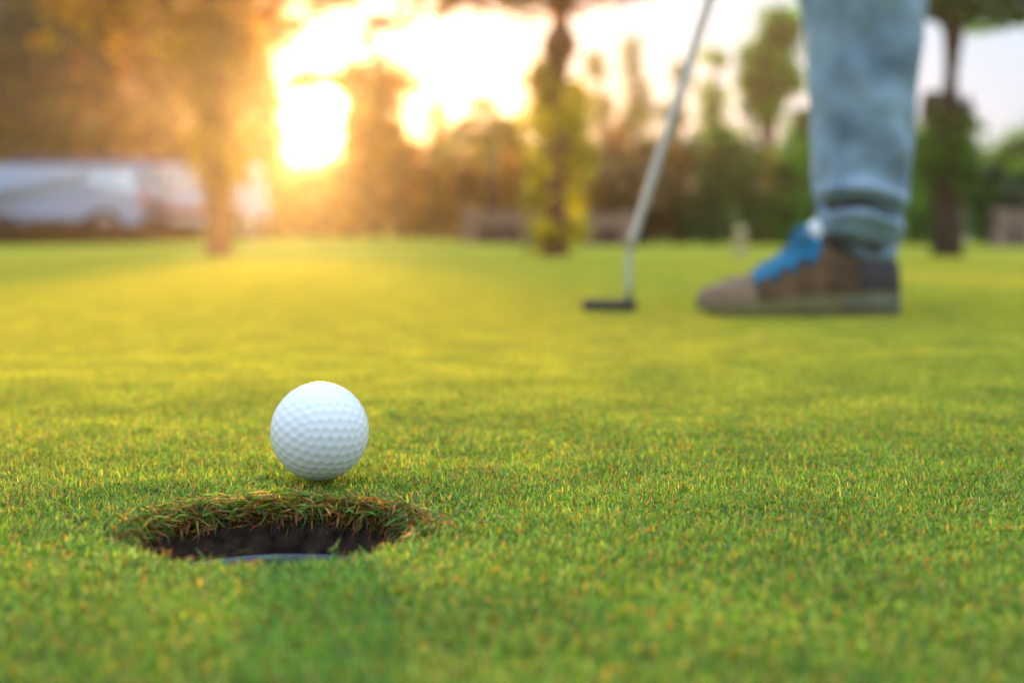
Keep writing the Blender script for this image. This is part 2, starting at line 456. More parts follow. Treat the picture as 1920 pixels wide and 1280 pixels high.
NEAR = (-0.50, 0.62, 0.20, 1.30)
RING = 0.098
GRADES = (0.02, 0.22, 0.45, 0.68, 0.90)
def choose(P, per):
    """greener round the hole, painted sun glow yellows the blades further out and towards the left; 5 grades, per variants of each"""
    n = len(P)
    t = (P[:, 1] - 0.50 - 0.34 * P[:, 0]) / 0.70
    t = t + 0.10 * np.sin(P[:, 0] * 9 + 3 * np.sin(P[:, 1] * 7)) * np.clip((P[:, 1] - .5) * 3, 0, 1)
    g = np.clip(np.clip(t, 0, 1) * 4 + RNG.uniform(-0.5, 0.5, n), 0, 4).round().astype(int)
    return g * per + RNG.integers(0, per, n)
def build_grass():
    # near sward
    P = jitter_grid(*NEAR, 0.0125)
    d = np.hypot(P[:, 0] - HX, P[:, 1] - HY)
    P = P[d > RING]
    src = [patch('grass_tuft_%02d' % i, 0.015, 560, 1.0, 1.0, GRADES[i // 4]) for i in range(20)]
    n = len(P)
    pts = np.c_[P, terrain(P[:, 0], P[:, 1]) + SOIL_Z]
    # shorter under the ball so that it sits in the sward
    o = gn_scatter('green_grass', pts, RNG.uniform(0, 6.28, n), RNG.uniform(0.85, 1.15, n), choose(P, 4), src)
    tag(o, 'short bent grass of the putting green round ball and hole', 'grass', kind='stuff')
    # further out: larger patches
    P = jitter_grid(-4.5, 5.0, -0.6, 5.2, 0.042)
    inside = (P[:, 0] > NEAR[0] + .01) & (P[:, 0] < NEAR[1] - .01) & (P[:, 1] > NEAR[2] + .01) & (P[:, 1] < NEAR[3] - .01)
    P = P[~inside & (np.abs(P[:, 0]) < 1.2 + P[:, 1] * 0.62)]
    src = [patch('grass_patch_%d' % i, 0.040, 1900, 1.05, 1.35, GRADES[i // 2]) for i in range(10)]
    n = len(P); pts = np.c_[P, terrain(P[:, 0], P[:, 1]) + SOIL_Z]
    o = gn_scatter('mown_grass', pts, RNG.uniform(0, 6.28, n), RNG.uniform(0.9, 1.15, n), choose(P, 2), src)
    tag(o, 'short grass of the green under the putter and shoe', 'grass', kind='stuff')
    P = jitter_grid(-9, 10, 5.1, 13.5, 0.11)
    P = P[np.abs(P[:, 0]) < 1.0 + P[:, 1] * 0.6]
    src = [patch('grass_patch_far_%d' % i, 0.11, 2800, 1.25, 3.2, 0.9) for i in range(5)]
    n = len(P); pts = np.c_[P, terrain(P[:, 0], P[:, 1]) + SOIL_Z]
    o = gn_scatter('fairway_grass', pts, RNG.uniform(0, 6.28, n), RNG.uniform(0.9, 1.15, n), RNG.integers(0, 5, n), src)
    tag(o, 'grass beyond the golfer reaching the tree trunks', 'grass', kind='stuff')
    # ring round the hole, blade by blade
    n = 56000
    r = np.sqrt(RNG.uniform((HR - 0.0005) ** 2, (RING + 0.014) ** 2, n)); a = RNG.uniform(0, 6.283, n)
    k = RNG.integers(0, n // 5, n)
    base = np.stack([HX + r * np.cos(a), HY + r * np.sin(a)], 1)
    base = base[:n // 5][k] + RNG.normal(0, 0.0009, (n, 2))
    dr = np.hypot(base[:, 0] - HX, base[:, 1] - HY); ang = np.arctan2(base[:, 1] - HY, base[:, 0] - HX)
    hr = HR * (1 + 0.018 * np.sin(3 * ang + 1) + 0.012 * np.sin(7 * ang + 2) + 0.010 * np.sin(13 * ang))
    keep = dr > hr - 0.0006
    base = base[keep]; dr = dr[keep]; ang = ang[keep]; hr = hr[keep]; n = len(base)
    edge = np.exp(-(dr - hr) / (0.007 + 0.004 * np.clip(np.sin(ang), 0, 1)))
    z = SOIL_Z - 0.0035 * np.exp(-(dr - hr) / 0.006) + RNG.uniform(-0.001, 0.001, n)
    az = RNG.uniform(0, 6.283, n)
    # near the edge the blades lie over the lip
    az = np.where(RNG.uniform(0, 1, n) < edge * 0.6 * np.clip((np.sin(ang) + 0.35) / 0.6, 0.08, 1), ang + math.pi + RNG.normal(0, 0.9, n), az)
    lean = np.abs(RNG.normal(1.08, 0.40, n)) + edge * RNG.uniform(0, 0.8, n) * np.clip((np.sin(ang) + 0.35) / 0.6, 0, 1)
    ln = RNG.uniform(0.0028, 0.0054, n) * (1 + 0.35 * edge)
    back = np.clip((np.sin(ang) + 0.35) / 0.6, 0, 1)
    c1 = pick(n, W_SWARD); c2 = pick(n, (22, 14, 6, 8, 14, 26, 14)) * 0.8
    m = (RNG.uniform(0, 1, n) < edge * 0.7 * back)[:, None]
    A = blade_arrays(np.c_[base, z], az, lean, ln, RNG.uniform(0.00038, 0.00072, n), RNG.normal(0.25, 0.4, n), np.where(m, c2, c1))
    # runners and roots matted along the cut face, mostly lying level, some hanging
    n = 6500
    ang = RNG.uniform(0, 6.283, n)
    ang = ang[(RNG.uniform(0, 1, n) < 0.03 + np.clip((np.sin(ang) + 0.40) / 0.5, 0, 1))]; n = len(ang)
    hr = HR * (1 + 0.018 * np.sin(3 * ang + 1) + 0.012 * np.sin(7 * ang + 2) + 0.010 * np.sin(13 * ang))
    zz = -0.0115 + 0.0115 * RNG.uniform(0, 1, n) ** 0.75
    depth = RNG.uniform(-0.0022, 0.004, n) + np.clip(zz + 0.005, 0, 1) * 0.9
    rr = hr + depth
    base = np.stack([HX + rr * np.cos(ang), HY + rr * np.sin(ang), zz], 1)
    side = np.where(RNG.uniform(0, 1, n) < 0.5, 1, -1)
    az = ang + side * (math.pi / 2 + RNG.uniform(-0.15, 0.9, n))
    lean = RNG.normal(1.62, 0.30, n)
    hang = RNG.uniform(0, 1, n) < 0.22
    lean = np.where(hang, RNG.uniform(1.7, 2.8, n), lean)
    az = np.where(hang, ang + math.pi + RNG.normal(0, 0.8, n), az)
    ln = RNG.uniform(0.004, 0.0100, n)
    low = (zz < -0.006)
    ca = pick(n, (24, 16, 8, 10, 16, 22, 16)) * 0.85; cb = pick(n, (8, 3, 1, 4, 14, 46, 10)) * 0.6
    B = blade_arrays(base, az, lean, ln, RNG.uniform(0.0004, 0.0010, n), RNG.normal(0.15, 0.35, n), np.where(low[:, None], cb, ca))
    n = 2300
    ang = RNG.uniform(-0.12, math.pi + 0.12, n)
    rr = HR * 1.0 + np.abs(RNG.normal(0, 0.0115, n))
    base = np.stack([HX + rr * np.cos(ang), HY + rr * np.sin(ang), -0.0042 - 0.0042 * np.exp(-(rr - HR) / 0.005) + RNG.uniform(0, 0.0018, n)], 1)
    side = np.where(RNG.uniform(0, 1, n) < 0.5, 1, -1)
    az = ang + side * (math.pi / 2 + RNG.normal(0.25, 0.85, n))
    D = blade_arrays(base, az, RNG.normal(1.5, 0.20, n), RNG.uniform(0.004, 0.0095, n), RNG.uniform(0.0005, 0.0010, n), RNG.normal(0.1, 0.2, n), pick(n, (26, 12, 4, 5, 10, 26, 26)) * 0.85)
    o = blades_object('hole_edge_grass', [A, B, D], M_GRASS)
    tag(o, 'ragged green and brown grass hanging over the hole edge', 'grass', kind='stuff')
build_grass()

# ------------------------------------------------------------------ golf ball
def build_ball():
    RB = 0.02135
    c = Vector(PX(599.5, 808, 0.619))
    bm = bmesh.new(); bmesh.ops.create_icosphere(bm, subdivisions=6, radius=1)
    # 362 dimple centres: an icosahedron divided by 6
    b2 = bmesh.new(); bmesh.ops.create_icosphere(b2, subdivisions=1, radius=1)
    ico = [v.co.copy() for v in b2.verts]; tris = [[v.co.copy() for v in f.verts] for f in b2.faces]; b2.free()
    pts = {}
    F = 6
    for t in tris:
        for i in range(F + 1):
            for j in range(F + 1 - i):
                p = (t[0] * i + t[1] * j + t[2] * (F - i - j)).normalized()
                pts[(round(p.x, 4), round(p.y, 4), round(p.z, 4))] = p
    P = [Vector(p) for p in pts.values()]
    kd = kdtree.KDTree(len(P))
    for i, p in enumerate(P): kd.insert(p, i)
    kd.balance()
    for v in bm.verts:
        co, i, d = kd.find(v.co)
        t = d * RB / 0.00198
        dep = 0.00031 * max(0.0, 1 - t * t) ** 0.9 if t < 1 else 0
        v.co = v.co.normalized() * (RB - dep)
    bmesh.ops.rotate(bm, verts=bm.verts, cent=(0, 0, 0), matrix=Matrix.Rotation(R(23), 3, 'X') @ Matrix.Rotation(R(14), 3, 'Y') @ Matrix.Rotation(R(40), 3, 'Z'))
    me = bpy.data.meshes.new('golf_ball'); bm.to_mesh(me); bm.free()
    me.polygons.foreach_set('use_smooth', [True] * len(me.polygons)); me.materials.append(M_BALL)
    o = bpy.data.objects.new('golf_ball', me); o.location = c; COL.objects.link(o)
    tag(o, 'white dimpled golf ball resting on the grass at the lip of the hole', 'golf ball')
build_ball()

# ------------------------------------------------------------------ shape helpers
def tube(path, radii, n=12, cap=True):
    """verts, faces of a tube through points with a radius at each (radius may be (rx, ry))"""
    vs = []; fs = []
    P = [Vector(p) for p in path]
    prev = None
    for i, p in enumerate(P):
        d = (P[min(i + 1, len(P) - 1)] - P[max(i - 1, 0)]).normalized()
        if prev is None:
            u = d.orthogonal().normalized()
        else:
            u = (prev - d * prev.dot(d)).normalized()
        prev = u
        v = d.cross(u)
        for k in range(n):
            a = 2 * math.pi * k / n
            vs.append(p + (u * math.cos(a) + v * math.sin(a)) * radii[i])
    for i in range(len(P) - 1):
        for k in range(n):
            k2 = (k + 1) % n
            fs.append((i * n + k, i * n + k2, (i + 1) * n + k2, (i + 1) * n + k))
    if cap:
        fs.append(tuple(range(n))[::-1]); fs.append(tuple((len(P) - 1) * n + k for k in range(n)))
    return vs, fs

def join_geo(parts):
    V = []; F = []
    for v, f in parts:
        b = len(V); V += list(v); F += [tuple(i + b for i in q) for q in f]
    return V, F

def box_geo(x0, x1, y0, y1, z0, z1):
    v = [(x0, y0, z0), (x1, y0, z0), (x1, y1, z0), (x0, y1, z0), (x0, y0, z1), (x1, y0, z1), (x1, y1, z1), (x0, y1, z1)]
    f = [(3, 2, 1, 0), (4, 5, 6, 7), (0, 1, 5, 4), (1, 2, 6, 5), (2, 3, 7, 6), (3, 0, 4, 7)]
    return v, f

def bevel(o, w, seg=2):
    m = o.modifiers.new('bevel', 'BEVEL'); m.width = w; m.segments = seg; m.limit_method = 'ANGLE'
    return o

def subsurf(o, l=2):
    m = o.modifiers.new('smooth', 'SUBSURF'); m.levels = l; m.render_levels = l
    return o

def leaf_cloud(name, lobes, leaf, cols, mat, parent=None, flat=0.5, gap=0.35):
    """leaves spread through lobes (centre, radii, count); clumped, with gaps between the clumps"""
    Vs = []; Cs = []
    for (c, rad, n) in lobes:
        c = np.array(c, float); rad = np.array(rad, float)
        ncl = max(5, n // 26)
        u = RNG.normal(0, 1, (ncl, 3)); u /= np.linalg.norm(u, axis=1)[:, None]
        cl = c + u * rad * (RNG.uniform(0.12, 1, (ncl, 1)) ** 0.5) * RNG.uniform(0.72, 1.22, (ncl, 1))
        cc = RNG.uniform(0.62, 1.35, (ncl, 1))
        k = RNG.integers(0, ncl, n)
        spread = rad.mean() * gap
        csz = RNG.uniform(0.35, 1.5, (ncl, 1)) * RNG.uniform(0.6, 1.5, (ncl, 3))
        p = cl[k] + RNG.normal(0, 1, (n, 3)) * spread * 0.5 * csz[k]
        stray = RNG.uniform(0, 1, (n, 1)) < 0.08
        p = np.where(stray, c + RNG.normal(0, 0.55, (n, 3)) * rad, p)
        col = np.array(cols)[RNG.integers(0, len(cols), n)] * cc[k] * RNG.uniform(0.8, 1.2, (n, 1))
        s = leaf * RNG.uniform(0.6, 1.3, (n, 1))
        a = RNG.normal(0, 1, (n, 3)); a[:, 2] *= flat; a /= np.linalg.norm(a, axis=1)[:, None]
        b = RNG.normal(0, 1, (n, 3)); b -= a * (a * b).sum(1)[:, None]; b /= np.linalg.norm(b, axis=1)[:, None]
        nn = np.cross(a, b)
        V = np.stack([p - a * s, p + b * s * 0.42 + nn * s * 0.12, p + a * s, p - b * s * 0.42 + nn * s * 0.12], 1)
        Vs.append(V.reshape(-1, 3)); Cs.append(np.repeat(col, 4, 0))
    V = np.concatenate(Vs); C = np.concatenate(Cs)
    n = len(V) // 4
    # keep everything above the ground
    V[:, 2] = np.maximum(V[:, 2], terrain(V[:, 0], V[:, 1]) - 0.004)
    i = np.arange(n) * 4
    loops = np.stack([i, i + 1, i + 3, i + 1, i + 2, i + 3], 1).ravel()
    return np_mesh(name, V, loops, np.arange(2 * n) * 3, np.full(2 * n, 3), mat, parent, C)

GREEN = [(0.06, 0.16, 0.010), (0.11, 0.22, 0.014), (0.04, 0.10, 0.010)]
BRIGHT = [(0.14, 0.34, 0.016), (0.10, 0.27, 0.014), (0.23, 0.40, 0.022)]
OLIVE = [(0.16, 0.14, 0.014), (0.11, 0.095, 0.012), (0.10, 0.045, 0.012)]
BROWN = [(0.46, 0.14, 0.014), (0.30, 0.08, 0.012), (0.46, 0.20, 0.014)]  # near the sun its orange glow is painted into these leaf colours
GOLD = [(0.52, 0.27, 0.015), (0.42, 0.22, 0.014), (0.55, 0.36, 0.02)]  # the same painted sun glow in a yellower leaf colour
YELLOW = [(0.74, 0.58, 0.02), (0.62, 0.56, 0.02), (0.44, 0.28, 0.02)]
PALE = [(0.20, 0.24, 0.07), (0.16, 0.2, 0.06), (0.12, 0.15, 0.045)]

def gz(x, y): return float(terrain(x, y))

def limb_path(p0, p1, bend, n=7):
    p0 = Vector(p0); p1 = Vector(p1); out = []
    for i in range(n):
        t = i / (n - 1)
        q = p0.lerp(p1, t) + Vector((math.sin(t * 3.1) * bend[0], math.sin(t * 3.1) * bend[1], 0))
        out.append(q)
    return out

def tree(name, label, d, base_px, trunk_px, height_px, lobes, cols, leaf=0.06, group=None, cat='tree', bark=None, dens=1.0, limbs=3, bend=0.06, ddepth=0.5, trunk_geo=None, gap=0.35):
    """tree standing at distance d; lobes in the photograph's pixels (cx, cy, rx, ry) turned into metres at that distance"""
    k = d / FPX
    bx = (base_px - 960) * k; z0 = gz(bx, d)
    root = empty(name, (bx, d, z0))
    tag(root, label, cat, group)
    top = PX(trunk_px, height_px, d)
    r = 0.5 * (trunk_geo or 24) * k
    path = limb_path((bx, d, z0 - 0.05), top, (bend, 0.02))
    parts = [tube(path, [r * (1.25 if i == 0 else 1.0 - 0.55 * i / 6) for i in range(7)], 10)]
    Ls = []
    for (cx, cy, rx, ry) in lobes:
        c = PX(cx, cy, d); c.y += RNG.uniform(-0.2, 0.2)
        R3 = (rx * k, max(rx, ry) * k * ddepth * 1.6, ry * k)
        n = int(dens * 13 * (rx * k) * (ry * k) * math.pi / (leaf * leaf))
        Ls.append((c, R3, max(60, n)))
        for j in range(limbs):
            e = c + Vector((RNG.uniform(-.6, .6) * R3[0], RNG.uniform(-.6, .6) * R3[1], RNG.uniform(-.5, .6) * R3[2]))
            s = path[RNG.integers(3, 6)]
            parts.append(tube(limb_path(s, e, (0.05, 0.05), 5), [r * q for q in (0.42, 0.33, 0.24, 0.15, 0.06)], 6))
    V, F = join_geo(parts)
    rel(mesh_from('trunk', V, F, bark or M_BARK, smooth=True), root)
    rel(leaf_cloud('crown', Ls, leaf, cols, M_LEAF, gap=gap), root)
    return root

# ------------------------------------------------------------------ the three near palms with climbers on their trunks
def frond_geo(origin, az, length, rise, droop, nl=26, lw=0.02, ll=0.28):
    """one palm leaf: a rachis tube and leaflets; returns (V, F, tint)"""
    o = Vector(origin); h = Vector((math.cos(az), math.sin(az), 0)); s = Vector((-math.sin(az), math.cos(az), 0))
    path = []
    for i in range(9):
        t = i / 8
        path.append(o + h * (length * t * (1 - 0.12 * t)) + Vector((0, 0, 1)) * (rise * math.sin(t * 1.7) - droop * t * t))
    V, F = tube(path, [0.016 * (1 - 0.85 * i / 8) for i in range(9)], 5)
    V = [Vector(v) for v in V]
    for i in range(nl):
        t = 0.16 + 0.84 * i / (nl - 1)
        f = t * 8; a = int(min(7, f)); p = path[a].lerp(path[a + 1], f - a)
        d = (path[a + 1] - path[a]).normalized()
        l = ll * math.sin(0.35 + t * 2.5) * random.uniform(0.85, 1.1)
        for sg in (-1, 1):
            q = (s * sg * 0.85 + d * 0.55 + Vector((0, 0, -0.35 - 0.3 * random.random()))).normalized()
            e = p + q * l; m = p + q * l * 0.45 + Vector((0, 0, 0.02))
            b = len(V); w = d * lw
            V += [p - w * 0.4, m - w, e, m + w]
            F += [(b, b + 1, b + 3), (b + 1, b + 2, b + 3)]
    return V, F

def frond(root, origin, az, length, rise, droop, col, **kw):
    V, F = frond_geo(origin, az, length, rise, droop, **kw)
    c = np.array(col) * RNG.uniform(0.75, 1.25)
    o = mesh_from('frond', V, F, M_FROND, attrs={'tint': np.c_[np.tile(c, (len(V), 1)), np.ones(len(V))]})
    return rel(o, root)

def climber_palm(label, px, base_y, w_px, prof, ivy, cols, d=15.0, crown=None, fronds=None, boots=None, extra=None, bark=None):
    k = d / FPX; bx = (px - 960) * k; z0 = CAM_Z - (base_y - HOR) * k
    root = empty('palm_tree', (bx, d, z0)); tag(root, label, 'tree', 'palms with leafy climbers standing on the green')
    pts = []; rr = []
    for (x, y, w) in prof:
        p = PX(x, y, d); pts.append(p); rr.append(w * 0.5 * k)
    # ringed, slightly rough trunk
    P2 = []; R2 = []
    for i in range(len(pts) - 1):
        for j in range(6):
            t = j / 6; P2.append(pts[i].lerp(pts[i + 1], t)); R2.append((rr[i] * (1 - t) + rr[i + 1] * t) * (1.05 if j % 2 else 0.96) * random.uniform(0.97, 1.03))
    P2.append(pts[-1]); R2.append(rr[-1])
    V, F = tube(P2, R2, 14)
    rel(mesh_from('trunk', V, F, bark or M_BARK, smooth=True), root)
    Ls = []
    for (cx, cy, rx, ry, dn) in ivy:
        c = PX(cx, cy, d); rx *= 1.25; ry *= 1.1
        n = int(dn * 10 * rx * ry * k * k * math.pi / (0.045 ** 2) * 1.25)
        Ls.append((c, (rx * k, rx * k, ry * k), max(40, n)))
    if Ls: rel(leaf_cloud('climber', Ls, 0.045, cols, M_LEAF, gap=0.4), root)
    if boots:
        for (cx, cy, n, lw) in boots:
            c = PX(cx, cy, d)
            parts = []
            for j in range(n):
                a = j * 2.4; zz = (j / n - 0.5) * 0.25
                h = Vector((math.cos(a), math.sin(a), 0))
                b = c + h * 0.06 + Vector((0, 0, zz - 0.08)); e = c + h * lw + Vector((0, 0, zz + 0.06))
                parts.append(tube([b, b.lerp(e, .5) + Vector((0, 0, -.01)), e], [0.045, 0.04, 0.02], 6))
            V, F = join_geo(parts); rel(mesh_from('leaf_stubs', V, F, M_BARK, smooth=True), root)
    if crown:
        Lc = []
        for (cx, cy, rx, ry, dn) in crown[0]:
            c = PX(cx, cy, d); n = int(dn * 10 * rx * ry * k * k * math.pi / (0.06 ** 2))
            Lc.append((c, (rx * k, rx * k * 0.7, ry * k), max(60, n)))
        rel(leaf_cloud('crown', Lc, 0.06, crown[1], M_LEAF, gap=0.4), root)
    if extra: extra(root, k)
    return root

def left_extra(root, k):
    d = 15.0; top = PX(410, -260, d)
    for i in range(13):
        frond(root, top, i * 2.399, random.uniform(1.7, 2.4), random.uniform(0.1, 0.7), random.uniform(0.5, 1.5), (0.14, 0.12, 0.02))
climber_palm('palm trunk wrapped in golden climber at the left, nearest to the sun and cars', 412, 484, 52,
    [(412, 490, 60), (411, 470, 50), (410, 400, 48), (408, 250, 50), (405, 120, 56), (408, -20, 60), (410, -260, 44)],
    [(412, 390, 20, 60, .4), (410, 290, 46, 60, .8), (408, 190, 46, 60, .8), (405, 90, 70, 70, .9)], GOLD,
    crown=([(300, -30, 170, 90, .35), (490, 10, 90, 50, .35), (600, -8, 90, 30, .4), (550, 40, 40, 24, .3), (180, 10, 110, 90, .3), (420, 40, 80, 60, .3)], GOLD + BROWN), extra=left_extra, bark=M_BARK_RED)

def mid_extra(root, k):
    d = 15.0; s = PX(1050, 30, d)
    parts = []
    for (x, y, r) in ((1010, -130, .07), (1120, -120, .07), (960, -60, .045), (880, -30, .035), (1180, -40, .04)):
        e = PX(x, y, d) + Vector((0, RNG.uniform(-.5, .5), 0))
        parts.append(tube(limb_path(s, e, (0.03, 0.05), 6), [r * q for q in (1.1, .95, .85, .75, .6, .45)], 8))
    e0 = PX(760, -20, d); parts.append(tube([e0 + Vector((0.7, 0, .25)), e0, PX(715, 60, d)], [.05, .035, .012], 6))
    V, F = join_geo(parts); rel(mesh_from('branch', V, F, M_BARK_RED, smooth=True), root)
    rel(leaf_cloud('twig_leaves', [(PX(735, 48, d), (.34, .2, .06), 240), (PX(800, 22, d), (.35, .3, .07), 160), (PX(690, 75, d), (.10, .1, .08), 90)], 0.05, BROWN, M_LEAF), root)
climber_palm('palm in the middle with yellow green creeper up its trunk and branches forking above', 1041, 481, 50,
    [(1041, 488, 58), (1040, 460, 50), (1040, 300, 46), (1042, 150, 44), (1048, 112, 46), (1049, 95, 70), (1050, 72, 62), (1050, 50, 34), (1052, 20, 30), (1052, -20, 28)],
    [(1012, 400, 22, 60, .8), (1076, 400, 20, 60, .7), (1010, 300, 22, 60, .8), (1086, 280, 22, 70, .8), (1040, 225, 46, 46, .8), (1028, 165, 34, 46, .8), (1075, 190, 24, 40, .6), (1018, 130, 18, 26, .6), (1040, 440, 30, 24, .3)], YELLOW,
    crown=([(900, 0, 90, 34, .35), (970, -40, 120, 60, .6), (1120, -60, 120, 60, .5), (1210, -30, 70, 40, .4), (820, -25, 90, 30, .4)], BROWN + GREEN), extra=mid_extra, bark=M_BARK_MID)

def right_extra(root, k):
    d = 15.0; c = PX(1782, 60, d)
    for i in range(11):
        a = i * 2.399
        frond(root, c + Vector((0, 0, 0.0)), a, random.uniform(1.3, 1.9), random.uniform(0.45, 0.9), random.uniform(0.2, 0.7), (0.035, 0.075, 0.018))
climber_palm('dark palm trunk with mossy green ferns and brown cap, right of the trouser leg', 1776, 480, 60,
    [(1777, 488, 66), (1776, 470, 58), (1775, 380, 54), (1776, 300, 62), (1776, 226, 74), (1774, 212, 98), (1775, 190, 90), (1780, 180, 30), (1783, 140, 24), (1786, 100, 30), (1788, 60, 40), (1786, 20, 34)],
    [(1776, 270, 46, 46, 1.0), (1776, 330, 40, 46, .6), (1735, 300, 22, 40, .5), (1812, 300, 22, 44, .5), (1776, 225, 44, 20, .7)], GREEN,
    crown=([(1790, 5, 56, 48, .9), (1860, 20, 60, 36, .6), (1900, 10, 60, 50, .8), (1760, -30, 60, 40, .8), (1850, -60, 130, 60, .7)], GREEN + BRIGHT[:1]),
    boots=[(1776, 208, 26, 0.27)], extra=right_extra)

# ------------------------------------------------------------------ trees and bushes behind the green
BG = 'trees beyond the green'
tree('broadleaf_tree', 'dark spreading tree above the silver car, furthest left', 30, 30, 40, 40, [(20, 120, 110, 110), (60, 250, 90, 70), (-90, 160, 100, 150), (90, 20, 100, 70)], OLIVE, 0.08, BG, dens=.8, trunk_geo=40, gap=.42)
tree('broadleaf_tree', 'brown leaved tree rising behind the silver car', 32, 190, 180, 60, [(170, 150, 100, 100), (220, 40, 110, 70), (150, 260, 90, 60), (260, 230, 70, 70)], OLIVE[:1] + BROWN, 0.08, BG, dens=.65, trunk_geo=36, gap=.42)
tree('broadleaf_tree', 'tree tinted rust with painted sun glow over the white van beside the golden palm', 31, 315, 320, 60, [(330, 140, 80, 90), (350, 50, 100, 60), (300, 250, 70, 60), (370, 270, 45, 50)], BROWN + GOLD[:1], 0.08, BG, trunk_geo=30, dens=.6, gap=.42)
tree('broadleaf_tree', 'sparse tree tinted orange with sun glow, just left of the low sun', 30, 492, 488, 130, [(490, 60, 60, 50), (468, 160, 40, 50), (480, 250, 36, 55), (470, 350, 50, 60), (500, 85, 60, 28), (560, 160, 46, 13), (508, 200, 24, 50), (520, 325, 46, 34)], BROWN + GOLD, 0.07, BG, trunk_geo=16, dens=.45, limbs=3)
tree('round_tree', 'round topped tree tinted orange with sun glow, just right of the low sun', 27, 706, 702, 170, [(700, 158, 76, 46), (645, 150, 40, 18), (672, 250, 26, 50), (650, 335, 50, 40), (700, 220, 60, 66), (690, 270, 60, 60), (730, 300, 45, 70), (700, 370, 60, 60)], BROWN + GOLD, 0.065, BG, trunk_geo=18, dens=.75)
tree('slender_tree', 'narrow upright tree tinted orange with sun glow, between round tree and small palm', 28, 822, 820, 200, [(818, 230, 20, 45), (812, 310, 30, 50), (806, 380, 36, 50)], BROWN + GOLD, 0.06, BG, trunk_geo=10, dens=.4)
tree('scrub_tree', 'scraggy tree tinted orange with sun glow, ringed round the low sun, its foliage lit through', 29, 612, 640, 330, [(500, 235, 26, 80), (682, 240, 24, 70), (600, 345, 84, 30), (592, 148, 56, 12), (462, 130, 46, 60), (600, 400, 90, 40)], BROWN + GOLD[:1], 0.06, BG, trunk_geo=10, dens=.8, limbs=2)
def small_palm(label, d, px, base, top, n, L_, col, group=BG):
    k = d / FPX; bx = (px - 960) * k; z0 = gz(bx, d)
    root = empty('feather_palm', (bx, d, z0)); tag(root, label, 'tree', group)
    t = PX(px + 4, top, d)
    V, F = tube(limb_path((bx, d, z0 - .05), t, (0.05, 0)), [0.14, .12, .11, .10, .10, .11, .12], 10)
    rel(mesh_from('trunk', V, F, M_BARK, smooth=True), root)
    for i in range(n):
        frond(root, t, i * 2.399, L_ * random.uniform(.8, 1.15), random.uniform(0.1, 0.75) * L_, random.uniform(0.3, 1.0) * L_, col, nl=30, lw=0.035, ll=0.34)
small_palm('small feather palm with arching golden fronds left of the middle palm', 24, 912, 445, 250, 17, 1.15, (0.26, 0.19, 0.03))
small_palm('low brown palm behind the putter shaft', 25, 1190, 450, 330, 15, 0.95, (0.11, 0.075, 0.02))
small_palm('dark low palm at the right edge behind the mossy trunk', 24, 1892, 445, 345, 15, 0.9, (0.04, 0.08, 0.018))
tree('slender_tree', 'thin pale green sapling first to the right of the middle palm', 29, 1128, 1122, 90, [(1120, 130, 22, 44), (1130, 210, 30, 40)], PALE, 0.055, BG, trunk_geo=7, dens=.5)
tree('slender_tree', 'tall wispy sapling standing against white sky behind the putter shaft', 30, 1196, 1188, 60, [(1186, 110, 20, 50), (1200, 190, 30, 44), (1180, 240, 40, 30)], PALE, 0.055, BG, trunk_geo=7, dens=.5)
tree('slender_tree', 'feathery sapling just right of the putter shaft', 29, 1268, 1272, 110, [(1276, 150, 20, 40), (1262, 220, 36, 38)], PALE, 0.055, BG, trunk_geo=7, dens=.4)
tree('slender_tree', 'bare looking sapling between feathery sapling and leaning tree', 31, 1330, 1338, 70, [(1340, 110, 26, 26), (1330, 200, 34, 46), (1350, 250, 36, 30)], PALE + BRIGHT, 0.055, BG, trunk_geo=7, dens=.5)
tree('leaning_tree', 'leaning bright green tree with reddish trunk left of the trouser leg', 27.5, 1446, 1440, 190, [(1470, 50, 42, 46), (1448, 100, 50, 44), (1420, 150, 44, 40), (1468, 150, 40, 42), (1424, 200, 40, 36)], BRIGHT + GREEN[:1], 0.06, BG, bark=M_BARK_RED, trunk_geo=42, dens=1.0, limbs=2, bend=0.02)
tree('broadleaf_tree', 'bright green tree showing between trouser leg and mossy palm', 27, 1716, 1720, 250, [(1722, 280, 40, 40), (1716, 360, 44, 60), (1690, 240, 30, 30)], BRIGHT, 0.06, BG, trunk_geo=14)
tree('broadleaf_tree', 'bright green tree partly hidden behind the trouser leg', 28, 1530, 1535, 220, [(1520, 250, 46, 50), (1540, 330, 56, 70), (1510, 380, 40, 56)], BRIGHT + GREEN, 0.06, BG, trunk_geo=16)
tree('broadleaf_tree', 'leafy tree at the right edge under the open sky', 29, 1960, 1955, 250, [(1930, 290, 70, 44), (1985, 260, 60, 60), (1880, 330, 50, 40)], BRIGHT + GREEN, 0.065, BG, trunk_geo=20)

BUSH = 'bushes along the far edge of the green'
def bush(label, px, d, lobes, cols, dens=1.0, leaf=0.055):
    k = d / FPX; bx = (px - 960) * k
    root = empty('bush', (bx, d, gz(bx, d))); tag(root, label, 'bush', BUSH)
    Ls = []; parts = []
    for (cx, cy, rx, ry) in lobes:
        c = PX(cx, cy, d); n = int(dens * 7.5 * rx * ry * k * k * math.pi / leaf ** 2)
        Ls.append((c, (rx * k, rx * k * 0.8, ry * k), max(80, n)))
        for j in range(3):
            e = c + Vector((RNG.uniform(-.5, .5) * rx * k, RNG.uniform(-.4, .4) * rx * k, RNG.uniform(-.3, .5) * ry * k))
            parts.append(tube(limb_path((bx + RNG.uniform(-.15, .15), d, gz(bx, d) - .03), e, (.05, .03), 5), [.03, .025, .02, .014, .006], 5))
    V, F = join_geo(parts); rel(mesh_from('stem', V, F, M_BARK, smooth=True), root)
    rel(leaf_cloud('foliage', Ls, leaf, cols, M_LEAF), root)
bush('low thin bush tinted orange with sun glow, directly under the low sun', 590, 28, [(580, 400, 70, 46), (620, 380, 36, 40), (540, 370, 30, 40)], BROWN + GOLD, .7)
